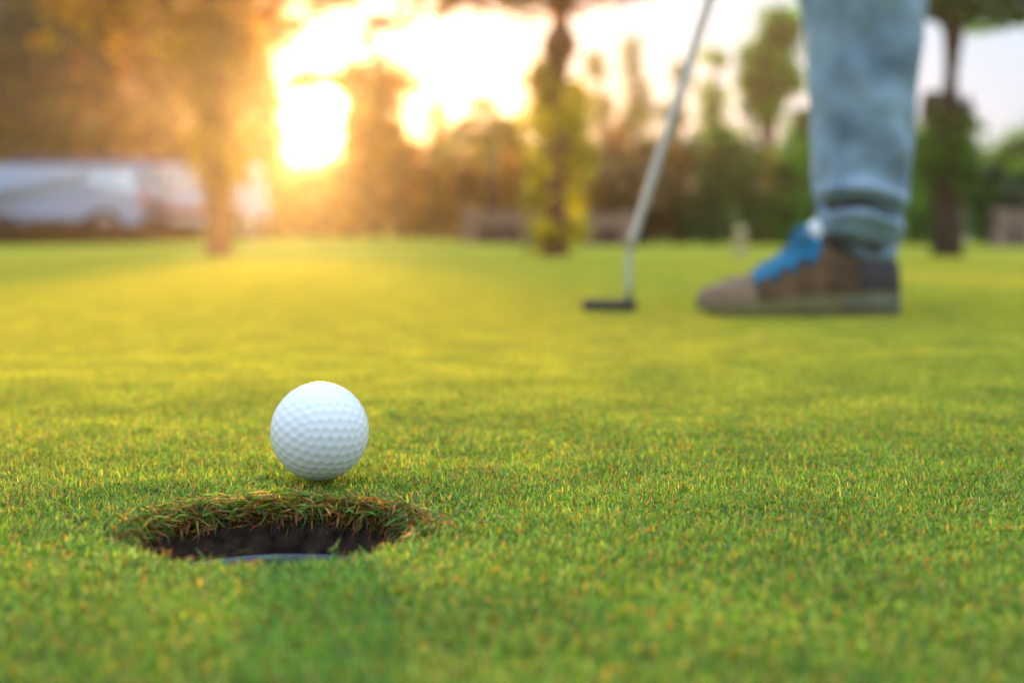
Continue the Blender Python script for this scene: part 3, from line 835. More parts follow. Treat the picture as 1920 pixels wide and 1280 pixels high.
bush('bush tinted orange with sun glow, filling the gap left of the round tree', 655, 28, [(640, 390, 40, 56), (665, 350, 26, 50)], BROWN + GOLD, .8)
bush('bush tinted amber with sun glow, at the foot of the round tree', 757, 27.5, [(760, 370, 40, 76), (770, 300, 30, 46)], BROWN + GOLD)
bush('bush tinted russet with sun glow, with a dark hollow right of the narrow tree', 856, 27, [(860, 330, 46, 40), (850, 400, 56, 46), (896, 290, 34, 36)], BROWN + GOLD)
bush('low bush tinted amber with sun glow, under the narrow orange tree', 802, 27.2, [(800, 415, 44, 34), (815, 395, 30, 30)], BROWN + GOLD, .9)
bush('bush tinted gold with sun glow, under the small feather palm', 940, 27, [(940, 360, 50, 60), (960, 300, 40, 50)], GOLD + BROWN, .9)
bush('tall dark brown bush right of the middle palm', 1140, 26.5, [(1140, 290, 50, 56), (1130, 370, 56, 60), (1170, 410, 44, 44)], OLIVE + BROWN)
bush('brown and olive bush crossed by the putter shaft', 1210, 26, [(1215, 310, 46, 60), (1225, 390, 50, 60)], OLIVE)
bush('olive bush with orange leaves just right of the putter shaft', 1276, 26, [(1270, 300, 44, 44), (1262, 390, 48, 60)], OLIVE + GOLD[:1])
bush('large round dark green bush left of the pale stake', 1335, 25.5, [(1335, 270, 46, 50), (1350, 350, 50, 50), (1330, 410, 56, 46)], GREEN)
bush('olive green bush behind the pale stake', 1405, 26, [(1395, 300, 44, 50), (1420, 400, 44, 50)], GREEN + OLIVE[:1])
bush('light green bush behind the toe of the shoe', 1470, 26, [(1480, 310, 40, 60), (1470, 400, 44, 56)], BRIGHT + GREEN)
bush('dark clipped bush right of the mossy palm', 1855, 26, [(1840, 370, 34, 50), (1870, 350, 44, 40), (1850, 420, 50, 30)], GREEN)
bush('dark bush at the right edge of the picture', 1925, 26, [(1930, 360, 40, 60), (1945, 410, 40, 40)], GREEN)
bush('narrow green bush between trouser leg and mossy palm', 1740, 25, [(1745, 390, 30, 56), (1725, 420, 34, 34)], GREEN + BRIGHT)

# far woodland seen only as a mass through the gaps
V = []
lob = []
for i in range(46):
    x = -26 + i * 1.15
    pxx = 960 + x * FPX / 42
    if 500 < pxx < 690: h = 1.2
    elif pxx < 500: h = 2.6
    elif pxx < 1050: h = 2.6
    else: h = 2.6
    h *= RNG.uniform(.85, 1.15)
    lob.append(((x, 42 + RNG.uniform(-1, 1), 0.3 + h * .5), (1.0, 1.0, h * .55), int(1500 * max(1, h / 2))))
for i in range(70):
    lob.append(((-27 + i * 0.78, 39 + RNG.uniform(-.6, .6), 0.30), (0.6, 0.6, 0.42), 420))
o = leaf_cloud('far_wood', lob, 0.11, OLIVE[:2] + GREEN * 2, M_LEAF)
tag(o, 'woodland closing the view behind the bushes', 'woodland', kind='stuff')

# ------------------------------------------------------------------ low walls, stake
M_WALL = mat_pbr('rendered_wall', (0.24, 0.145, 0.11), 0.9, var=0.12, scale=3, bump=0.2, bscale=60)
M_STAKE = mat_pbr('painted_wood', (0.52, 0.40, 0.18), 0.7, var=0.1, scale=12, bump=0.2, bscale=50)
M_DARK = mat_pbr('dark_wall_base', (0.06, 0.035, 0.04), 0.9, var=0.4, scale=8, bump=0.4, bscale=30)  # lower part of the walls, darker than the coping
def low_wall(label, px0, px1, ytop, d):
    k = d / FPX; x0 = (px0 - 960) * k; x1 = (px1 - 960) * k; xm = (x0 + x1) / 2; zt = CAM_Z - (ytop - HOR) * k; z0 = gz(xm, d) - 0.1
    root = empty('garden_wall', (xm, d, z0)); tag(root, label, 'wall', 'low walls at the back of the green', 'thing')
    zc = zt - 0.26
    rel(bevel(mesh_from('wall_base', *box_geo(x0 + .02, x1 - .02, d - .12, d + .12, z0, zc), M_DARK), .01), root)
    rel(bevel(mesh_from('coping', *box_geo(x0, x1, d - .17, d + .17, zc, zt), M_WALL), .02), root)
    for x in (x0 + .12, x1 - .12):
        rel(bevel(mesh_from('pier', *box_geo(x - .12, x + .12, d - .2, d + .2, z0, zt + .05), M_WALL), .02), root)
low_wall('low pink topped wall between the narrow orange tree and the middle palm', 866, 1004, 396, 24)
low_wall('low pink topped wall between the middle palm and the putter shaft', 1082, 1188, 402, 24)
low_wall('low pink topped wall by the right edge of the picture', 1862, 1930, 398, 23.5)
def stake():
    d = 13.0; k = d / FPX; x = (1389 - 960) * k; z0 = gz(x, d) - 0.02
    root = empty('marker_stake', (x, d, z0)); tag(root, 'short pale yellow wooden stake standing in the grass left of the shoe', 'stake')
    zt = CAM_Z - (424 - HOR) * k
    w = 10 * k
    V = [(-w, -w, 0), (w, -w, 0), (w, w, 0), (-w, w, 0), (-w, -w, zt - z0 - .05), (w, -w, zt - z0 - .05), (w, w, zt - z0 - .05), (-w, w, zt - z0 - .05),
         (-w * .55, -w * .55, zt - z0), (w * .55, -w * .55, zt - z0), (w * .55, w * .55, zt - z0), (-w * .55, w * .55, zt - z0)]
    F = [(3, 2, 1, 0)] + [(i, (i + 1) % 4, 4 + (i + 1) % 4, 4 + i) for i in range(4)] + [(4 + i, 4 + (i + 1) % 4, 8 + (i + 1) % 4, 8 + i) for i in range(4)] + [(8, 9, 10, 11)]
    o = mesh_from('post', V, F, M_STAKE, root); bevel(o, .004)
    b = mesh_from('band', *box_geo(-w - .003, w + .003, -w - .003, w + .003, (zt - z0) * .62, (zt - z0) * .74), M_WALL, root)
stake()

# ------------------------------------------------------------------ parked vehicles
M_GLASS = mat_pbr('car_glass', (0.62, 0.76, 0.84), 0.12, metal=0.9, var=0.2, scale=1.5)
M_TYRE = mat_pbr('tyre', (0.02, 0.02, 0.02), 0.85)
M_RIM = mat_pbr('alloy_rim', (0.5, 0.5, 0.52), 0.3, metal=0.9)
M_LAMP = mat_pbr('lamp_lens', (0.75, 0.75, 0.72), 0.1, coat=1)
M_RED = mat_pbr('red_lens', (0.5, 0.03, 0.02), 0.15, coat=1)
M_TRIM = mat_pbr('black_trim', (0.03, 0.03, 0.035), 0.6)
def car(label, x, y, rz, length, height, width, paint, van=False):
    z0 = gz(x, y)
    root = empty('parked_van' if van else 'parked_car', (x, y, z0), rz)
    tag(root, label, 'van' if van else 'car', 'vehicles parked beyond the trees')
    Lh = length / 2; H = height; W = width / 2
    if van:
        low = [(-Lh, .28), (-Lh, 1.0), (-Lh + .05, H * .93), (-Lh + .25, H), (Lh * .42, H), (Lh * .56, H * .96), (Lh * .82, H * .60), (Lh * .97, H * .52), (Lh, .3)]
    else:
        low = [(-Lh, .35), (-Lh + .02, H * .62), (-Lh + .25, H * .66), (-Lh * .62, H * .68), (-Lh * .38, H * .96), (-Lh * .1, H), (Lh * .15, H * .98), (Lh * .46, H * .68), (Lh * .85, H * .60), (Lh, H * .5), (Lh, .32)]
    belt = H * .60
    # body as stacked sections across the width, narrower above the belt line
    secs = [(-W, .90), (-W * .93, 1.0), (0, 1.015), (W * .93, 1.0), (W, .90)]
    V = []; F = []
    n = len(low)
    for (yy, sc_) in secs:
        for (px_, pz) in low:
            tuck = 0.82 if pz > belt + .05 else 1.0
            V.append((px_ * (0.985 if abs(yy) > W * .95 else 1), yy * tuck, .0 + (pz if pz < .4 else (pz - .3) * (0.985 if abs(yy) > W * .95 else 1) + .3)))
    for i in range(len(secs) - 1):
        for j in range(n):
            j2 = (j + 1) % n
            F.append((i * n + j, i * n + j2, (i + 1) * n + j2, (i + 1) * n + j))
    F.append(tuple(range(n))[::-1]); F.append(tuple((len(secs) - 1) * n + j for j in range(n)))
    body = mesh_from('body', V, F, paint, root); bevel(body, .05, 3)
    # side windows, windscreen, rear window as panes standing proud
    for sg in (-1, 1):
        if van: wins = [(-Lh * .9, -Lh * .36), (-Lh * .3, Lh * .08), (Lh * .14, Lh * .52)]
        else: wins = [(-Lh * .46, -Lh * .12), (-Lh * .08, Lh * .20)]
        for (a, b) in wins:
            yb = sg * (W * .995); yt = sg * (W * .835)
            zt = H * .90; zb = belt + .04
            vs = [(a, yb * .86 + sg * .02, zb), (b + .14, yb * .86 + sg * .02, zb), (b, yt + sg * .02, zt), (a + .06, yt + sg * .02, zt)]
            vs += [(p[0], p[1] - sg * .03, p[2]) for p in vs]
            f = [(0, 1, 2, 3), (7, 6, 5, 4)] + [(i, 4 + i, 4 + (i + 1) % 4, (i + 1) % 4) for i in range(4)]
            mesh_from('side_window', vs, f, M_GLASS, root)
        for xx in (-Lh * .60, Lh * .64):
            r = .33
            t = lathe('wheel', [(r * .62, -.10), (r * .95, -.10), (r, -.06), (r, .06), (r * .95, .10), (r * .62, .10)], 28, M_TYRE, root)
            t.rotation_euler = (R(90), 0, 0); t.location = (xx, sg * (W - .07), r)
            q = lathe('rim', [(0.01, .085), (r * .25, .10), (r * .58, .07), (r * .63, .08), (r * .63, -.08), (r * .2, -.06), (0.01, -.06)], 20, M_RIM, t, closed=False)
        mesh_from('mirror', *box_geo(Lh * .36, Lh * .44, sg * W if sg > 0 else -W - .16, sg * W + .16 if sg > 0 else -W, belt, belt + .14), paint, root)
    x1 = Lh * (.60 if van else .16); x2 = Lh * (.80 if van else .44)
    def pane(name, xa, za, xb, zb, wa, wb, m):
        dx, dz = xb - xa, zb - za; l = math.hypot(dx, dz); nx, nz = dz / l * .03, -dx / l * .03
        if nz < 0: nx, nz = -nx, -nz
        v = [(xa, -wa, za), (xa, wa, za), (xb, wb, zb), (xb, -wb, zb)]
        v = [(p[0] + nx, p[1], p[2] + nz) for p in v] + [(p[0] - nx, p[1], p[2] - nz) for p in v]
        mesh_from(name, v, [(0, 1, 2, 3), (7, 6, 5, 4)] + [(i, 4 + i, 4 + (i + 1) % 4, (i + 1) % 4) for i in range(4)], m, root)
    pane('windscreen', x1, H * .92, x2, H * .66, W * .74, W * .86, M_GLASS)
    if van:
        bevel(mesh_from('roof_panel', *box_geo(-Lh + .22, Lh * .44, -W * .86, W * .86, H - .04, H + .07), P_NAVY, root), .03)
        for sg in ((-1, 1) if paint is P_WHITE else ()):
            mesh_from('side_stripe', *box_geo(-Lh * .96, Lh * .9, min(sg * W * .96, sg * (W + .012)), max(sg * W * .96, sg * (W + .012)), .50, .66), P_RED, root)
        mesh_from('rear_stripe', *box_geo(-Lh - .02, -Lh + .04, -W * .8, W * .8, .55, .80), P_RED if paint is P_WHITE else P_NAVY, root)
        mesh_from('rear_window', *box_geo(-Lh - .012, -Lh + .05, -W * .7, W * .7, H * .6, H * .88), M_GLASS, root)
    else: pane('rear_window', -Lh * .42, H * .92, -Lh * .60, H * .72, W * .72, W * .8, M_GLASS)
    for sg in (-1, 1):
        mesh_from('headlight', *box_geo(Lh - .10, Lh + .015, sg * W * .72 - .16, sg * W * .72 + .16, H * .40, H * .49), M_LAMP, root)
        mesh_from('tail_light', *box_geo(-Lh - .015, -Lh + .10, sg * W * .80 - .08, sg * W * .80 + .08, H * .46, H * .6), M_RED, root)
    for (n_, xa, xb) in (('front_bumper', Lh - .06, Lh + .05), ('rear_bumper', -Lh - .05, -Lh + .06)):
        bevel(mesh_from(n_, *box_geo(xa, xb, -W * .94, W * .94, .28, .50), M_TRIM, root), .03)
    mesh_from('sill', *box_geo(-Lh * .42, Lh * .46, -W - .004, W + .004, .20, .34), M_TRIM, root)
    return root
P_NAVY = mat_pbr('navy_roof', (0.05, 0.05, 0.15), 0.5, var=0.1)
P_RED = mat_pbr('red_stripe', (0.35, 0.06, 0.06), 0.4, var=0.1)
P_SILVER = mat_pbr('silver_blue_paint', (0.22, 0.29, 0.42), 0.35, metal=0.1, var=0.05, coat=0.6)
P_WHITE = mat_pbr('white_paint', (0.52, 0.48, 0.56), 0.3, var=0.03, coat=0.6)
P_PURPLE = mat_pbr('violet_grey_paint', (0.10, 0.08, 0.17), 0.3, metal=0.3, var=0.05, coat=0.6)
cd = 27.5
def cx(px, d): return (px - 960) * d / FPX
car('silver blue van parked side on beyond the green at the far left', cx(120, 27), 27.0, R(176), 3.6, 1.52, 1.7, P_SILVER, True)
car('white van parked end on behind the golden palm trunk', cx(358, 28.5), 28.5, R(20), 3.1, 1.55, 1.7, P_WHITE, True)
car('violet grey car cut off by the left edge of the picture', cx(-150, 28), 28.2, R(4), 4.2, 1.5, 1.75, P_PURPLE)

def dark_hedge():
    d = 25.6; k = d / FPX
    for j, (a, b) in enumerate(((-190, -5), (-5, 178), (178, 360))):
        bx = ((a + b) / 2 - 960) * k
        root = empty('low_hedge', (bx, d, gz(bx, d)))
        tag(root, ['low dark hedge section running out of the picture at far left', 'low dark reddish hedge section in front of the silver van', 'low dark reddish hedge section ending by the white van'][j], 'hedge', 'low hedge in front of the vehicles')
        lob = []
        for i in range(4):
            px_ = a + (b - a) * (i + .5) / 4
            top = 414 + 10 * (px_ > 200)
            c = PX(px_, (top + 462) / 2, d); lob.append((c, (32 * k, .3, (466 - top) / 2 * k), 2200))
        V, F = join_geo([tube(limb_path((bx + q, d, gz(bx, d) - .02), (bx + q * 1.2, d, gz(bx, d) + .3), (.02, .02), 4), [.02, .02, .015, .01], 5) for q in (-.5, -.1, .4)])
        rel(mesh_from('stem', V, F, M_BARK), root)
        rel(leaf_cloud('foliage', lob, .045, [(0.06, 0.018, 0.018), (0.045, 0.02, 0.022), (0.05, 0.035, 0.015)], M_LEAF), root)
dark_hedge()

# a pale person-sized pink sign stands between palm and sun
def sign():
    d = 27.0; k = d / FPX; x = cx(477, d); z0 = gz(x, d) - .05
    root = empty('notice_board', (x, d, z0)); tag(root, 'pale pink board with round white top standing right of the golden palm', 'notice board')
    zt = CAM_Z - (338 - HOR) * k; zb = CAM_Z - (408 - HOR) * k; w = 25 * k
    M = mat_pbr('pink_board', (0.72, 0.50, 0.66), 0.6, var=0.05)
    MW = mat_pbr('white_board', (0.82, 0.80, 0.78), 0.5, var=0.03)
    rel(bevel(mesh_from('panel', *box_geo(x - w, x + w, d - .03, d + .03, zb, zt), M), .01), root)
    for sx in (-.8, .8): rel(mesh_from('post', *box_geo(x + sx * w - .03, x + sx * w + .03, d + .032, d + .09, z0, zt), M_TRIM), root)
    t = lathe('disc', [(0.01, -.03), (w * .62, -.03), (w * .62, .03), (0.01, .03)], 32, MW); t.rotation_euler = (R(90), 0, 0)
    t.parent = root; t.location = (0, 0, zt - z0 + w * .62)
sign()

# ------------------------------------------------------------------ putter
def build_putter():
    d = 2.08
    g0 = float(terrain(0.17, d))
    root = empty('putter', (0.17, d, g0)); tag(root, 'steel shafted putter with dark head standing on the grass left of the shoe', 'golf putter')
    # head
    x0, x1 = PX(1091, 0, d).x, PX(1193, 0, d).x
    zb = g0 - 0.0015; zt = zb + 0.0175
    V, F = box_geo(x0, x1, d - .012, d + .012, zb, zt)
    o = mesh_from('head', V, F, M_PUTTER); bevel(o, .004, 4); rel(o, root)
    Vf, Ff = box_geo(x0 + .006, x1 - .016, d - .0135, d - .0119, zb + .003, zt - .003)
    rel(bevel(mesh_from('face_insert', Vf, Ff, M_TRIM), .0006), root)
    Vf, Ff = box_geo((x0 + x1) / 2 - .0008, (x0 + x1) / 2 + .0008, d - .011, d + .008, zt - .0002, zt + .0004)
    rel(mesh_from('sight_line', Vf, Ff, M_STAKE), root)
    # hosel rises from the heel, then the shaft bends away
    h0 = Vector((PX(1180, 0, d).x, d, zt - .002)); h1 = PX(1178, 500, d); h2 = PX(1181, 466, d)
    sh = PX(1330, 0, d) - PX(1181, 466, d); sh.normalize()
    V, F = tube([h0, h0.lerp(h1, .5), h1, h2, h2 + sh * .012], [.0052, .0046, .0044, .0047, .0052], 20)
    rel(mesh_from('hosel', V, F, M_STEEL, smooth=True), root)
    end = h2 + sh * .86
    pts = [h2 - sh * .002, h2 + sh * .02, h2 + sh * .2, h2 + sh * .45, h2 + sh * .66]
    V, F = tube(pts, [.0056, .0060, .0066, .0072, .0078], 24)
    rel(mesh_from('shaft', V, F, M_STEEL, smooth=True), root)
    V, F = tube([h2 + sh * .60, h2 + sh * .62, h2 + sh * .75, h2 + sh * .855, h2 + sh * .86], [.009, .0105, .0125, .0145, .012], 20)
    rel(mesh_from('grip', V, F, M_RUBBER, smooth=True), root)
    return h2, sh
P_H2, P_SH = build_putter()

# ------------------------------------------------------------------ person
M_SKIN = mat_pbr('skin', (0.50, 0.30, 0.21), 0.5, var=0.06, scale=20)
M_SHIRT = mat_pbr('white_polo', (0.62, 0.62, 0.60), 0.85, var=0.05, bump=0.3, bscale=200)
M_HAIR = mat_pbr('dark_hair', (0.02, 0.015, 0.012), 0.6, bump=0.5, bscale=200)
M_DENIM = mat_pbr('blue_grey_denim', (0.155, 0.23, 0.315), 0.9, var=0.22, scale=11, bump=0.25, bscale=900, col2=(0.29, 0.39, 0.49), sheen=0.2)
M_LEATHER = mat_pbr('brown_leather', (0.105, 0.056, 0.028), 0.8, spec=0.2, var=0.25, scale=40, bump=0.25, bscale=300, col2=(0.15, 0.085, 0.045))
M_LEATHER2 = mat_pbr('mid_brown_leather', (0.14, 0.078, 0.042), 0.8, spec=0.2, var=0.25, scale=40)
M_TOE = mat_pbr('tan_suede', (0.22, 0.14, 0.088), 0.9, spec=0.2, var=0.15, scale=60, bump=0.2, bscale=400)
M_HEEL = mat_pbr('dark_heel_leather', (0.035, 0.024, 0.02), 0.7, var=0.25, scale=40)
M_SOLE = mat_pbr('grey_olive_sole', (0.17, 0.14, 0.06), 0.8, spec=0.2, var=0.15, scale=40)
M_SOLE2 = mat_pbr('pale_sole_pad', (0.13, 0.13, 0.09), 0.7, var=0.1, scale=40)
M_LACE = mat_pbr('bright_blue_lace', (0.006, 0.18, 0.34), 0.8, var=0.2, scale=120, bump=0.3, bscale=600)
M_SOCK = mat_pbr('white_sock', (0.80, 0.80, 0.80), 0.9, bump=0.2, bscale=400)

FOOT1 = (PX(1683, 0, 1.96).x, 1.96)       # heel of the near shoe
K1 = 1.96 / FPX
g1z = float(terrain(.4, 1.96)) - 0.001
def interp(t, tab):
    ts = [q[0] for q in tab]
    return [float(np.interp(t, ts, [q[i] for q in tab])) for i in range(1, len(tab[0]))]
def build_shoe(root, heel, toe_out, wmul=1.0):
    """shoe built with its heel at the origin pointing along -X; heel = world position"""
    Ls = 0.279
    # t (0 toe .. 1 heel), half width, top of the upper, bottom of the upper
    tab = [(0.0, .006, .024, .014), (0.02, .020, .034, .013), (0.06, .031, .040, .013), (0.12, .038, .043, .014), (0.2, .0435, .047, .015), (0.28, .047, .055, .017), (0.36, .047, .068, .019),
           (0.46, .044, .086, .022), (0.56, .041, .103, .024), (0.64, .039, .108, .026), (0.74, .038, .100, .028), (0.84, .037, .088, .029), (0.93, .033, .084, .029), (0.98, .024, .078, .029), (1.0, .010, .070, .030)]
    def W(x, y, z): return Vector((x, y, z))
    shoe = empty('shoe', heel, toe_out); shoe.parent = root
    shoe.matrix_parent_inverse = Matrix.Translation(-Vector(root.location))
    ns = 34; nr = 20
    def loft(name, t0, t1, mat, grow=0.0, zlo=0.0, zhi=1.0, ns=ns, a0=0, a1=math.pi, cap=False):
        V = []; F = []
        for i in range(ns):
            t = t0 + (t1 - t0) * i / (ns - 1)
            hw, zt, zb = interp(t, tab)
            hw = (hw + grow) * wmul; zt += grow
            for k in range(nr):
                a = a0 + (a1 - a0) * k / (nr - 1)
                c, s_ = math.cos(a), math.sin(a)
                # full lower body, narrowing crest
                ex = 0.62
                yy = hw * (abs(c) ** ex) * (1 if c >= 0 else -1) * (1 - 0.30 * s_ ** 3 * (1 if .25 < t else 0.4))
                zz = zb + (zt - zb) * (s_ ** 0.85)
                x = -Ls * (1 - t)
                V.append((x, yy, zz))
        for i in range(ns - 1):
            for k in range(nr - 1):
                F.append((i * nr + k, i * nr + k + 1, (i + 1) * nr + k + 1, (i + 1) * nr + k))
        if cap:
            F.append(tuple(range(nr))); F.append(tuple((ns - 1) * nr + k for k in range(nr))[::-1])
        o = mesh_from(name, V, F, mat, shoe, smooth=True)
        return o
    loft('upper', 0.0, 1.0, M_LEATHER, cap=True)
    o = loft('toe_cap', 0.0, 0.27, M_TOE, 0.0012, ns=16)
    o = loft('heel_counter', 0.78, 1.0, M_HEEL, 0.0014, ns=14)
    o = loft('side_panel', 0.40, 0.60, M_LEATHER2, 0.0010, ns=10, a0=0, a1=0.7)
    o = loft('side_panel', 0.40, 0.60, M_LEATHER2, 0.0010, ns=10, a0=math.pi - 0.7, a1=math.pi)
    # tongue under the laces
    o = loft('tongue', 0.27, 0.60, M_LACE, 0.0030, ns=14, a0=math.pi / 2 - .75, a1=math.pi / 2 + .75)
    # laces: rows across the instep
    for i in range(7):
        t = 0.295 + i * 0.046
        hw, zt, zb = interp(t, tab)
        path = []
        for k in range(9):
            a = math.pi / 2 + (k / 8 - .5) * 2.0
            hw2 = (hw + .006) * wmul
            yy = hw2 * (abs(math.cos(a)) ** .62) * (1 if math.cos(a) >= 0 else -1) * (1 - .3 * math.sin(a) ** 3)
            path.append((-Ls * (1 - t) + (.008 if i % 2 else -.008) * (k / 8 - .5), yy, zb + (zt + .006 - zb) * math.sin(a) ** .85))
        V, F = tube(path, [.0034] * 9, 8)
        mesh_from('lace', V, F, M_LACE, shoe, smooth=True)
    hw, zt, zb = interp(.57, tab); c = Vector((-Ls * .43, 0, zt + .010))
    parts = []
    for sg in (-1, 1):
        parts.append(tube([c, c + Vector((-.012, sg * .018, .008)), c + Vector((-.022, sg * .034, -.006)), c + Vector((-.012, sg * .030, -.018)), c + Vector((-.004, sg * .012, -.004))], [.0032] * 5, 8))
        parts.append(tube([c, c + Vector((-.016, sg * .016, -.006)), c + Vector((-.034, sg * .024, -.026))], [.003, .003, .0026], 8))
    V, F = join_geo(parts); mesh_from('lace_bow', V, F, M_LACE, shoe, smooth=True)
    # sole: outline swept in three levels
    def sole(name, t0, t1, z0f, z1f, grow, mat, n=40):
        V = []; ring = []
        for sgn in (1, -1):
            rng_ = range(n) if sgn == 1 else range(n - 1, -1, -1)
            for i in rng_:
                t = t0 + (t1 - t0) * i / (n - 1)
                hw, zt, zb = interp(t, tab)
                endf = 1.0
                ring.append((-Ls * (1 - t), sgn * (hw + grow) * wmul, t, zb))
        F = []; N = len(ring)
        for lev in range(4):
            f = lev / 3
            b = (0.94, 1.0, 1.0, 0.985)[lev]
            for (x, y, t, zb) in ring:
                lift = 0.010 * max(0, 1 - t / .16) ** 2     # toe spring
                z = (z0f + lift) + (zb + 0.001 + z1f - z0f - lift) * f
                V.append((x * (1 if x > -.2 else (1 + .00 * b)), y * b, z))
        for lev in range(3):
            for i in range(N):
                i2 = (i + 1) % N
                F.append((lev * N + i, lev * N + i2, (lev + 1) * N + i2, (lev + 1) * N + i))
        for lev, rev in ((0, True), (3, False)):
            for i in range(n - 1):
                q = (lev * N + i, lev * N + i + 1, lev * N + N - 2 - i, lev * N + N - 1 - i)
                F.append(q if not rev else q[::-1])
        return mesh_from(name, V, F, mat, shoe, smooth=False)
    s1 = sole('sole', 0.0, 1.0, 0.0, 0.003, 0.0035, M_SOLE)
    s2 = sole('heel_pad', 0.70, 0.995, 0.008, -0.004, 0.0050, M_SOLE2, n=16)
    # collar and sock
    def ring_tube(name, xc, z, rx, ry, r, mat, tilt=0.0):
        P = [(xc + rx * math.cos(a), ry * math.sin(a), z + tilt * math.cos(a)) for a in [2 * math.pi * i / 24 for i in range(25)]]
        V, F = tube(P, [r] * 25, 8, cap=False); return mesh_from(name, V, F, mat, shoe, smooth=True)
    ring_tube('collar', -.062, .096, .050, .030, .0055, M_HEEL, -.010)
    V = []; F = []
    lv = [(.085, .048, .029, -.064), (.12, .045, .032, -.066), (.16, .040, .036, -.060), (.20, .040, .038, -.056)]
    for (z, rx, ry, xc) in lv:
        for k in range(20):
            a = 2 * math.pi * k / 20; V.append((xc + rx * math.cos(a), ry * math.sin(a), z))
    for i in range(3):
        for k in range(20): F.append((i * 20 + k, i * 20 + (k + 1) % 20, (i + 1) * 20 + (k + 1) % 20, (i + 1) * 20 + k))
    mesh_from('sock', V, F, M_HEEL, shoe, smooth=True)
    V, F = tube([(-.118, .0, .098), (-.112, .0, .116), (-.104, 0, .130)], [.014, .017, .010], 12)
    mesh_from('tongue_tip', V, F, M_SOCK, shoe, smooth=True)
    return shoe

def jeans_leg(rows, yc, knee, hip):
    """rows: (z, x_left, x_right) measured ring by ring for the lower leg; returns ring tube up to the hip"""
    rings = []
    for (z, xl, xr, dy) in rows:
        rings.append((Vector(((xl + xr) / 2, yc + dy, z)), (xr - xl) / 2, (xr - xl) / 2 * 0.86))
    return rings

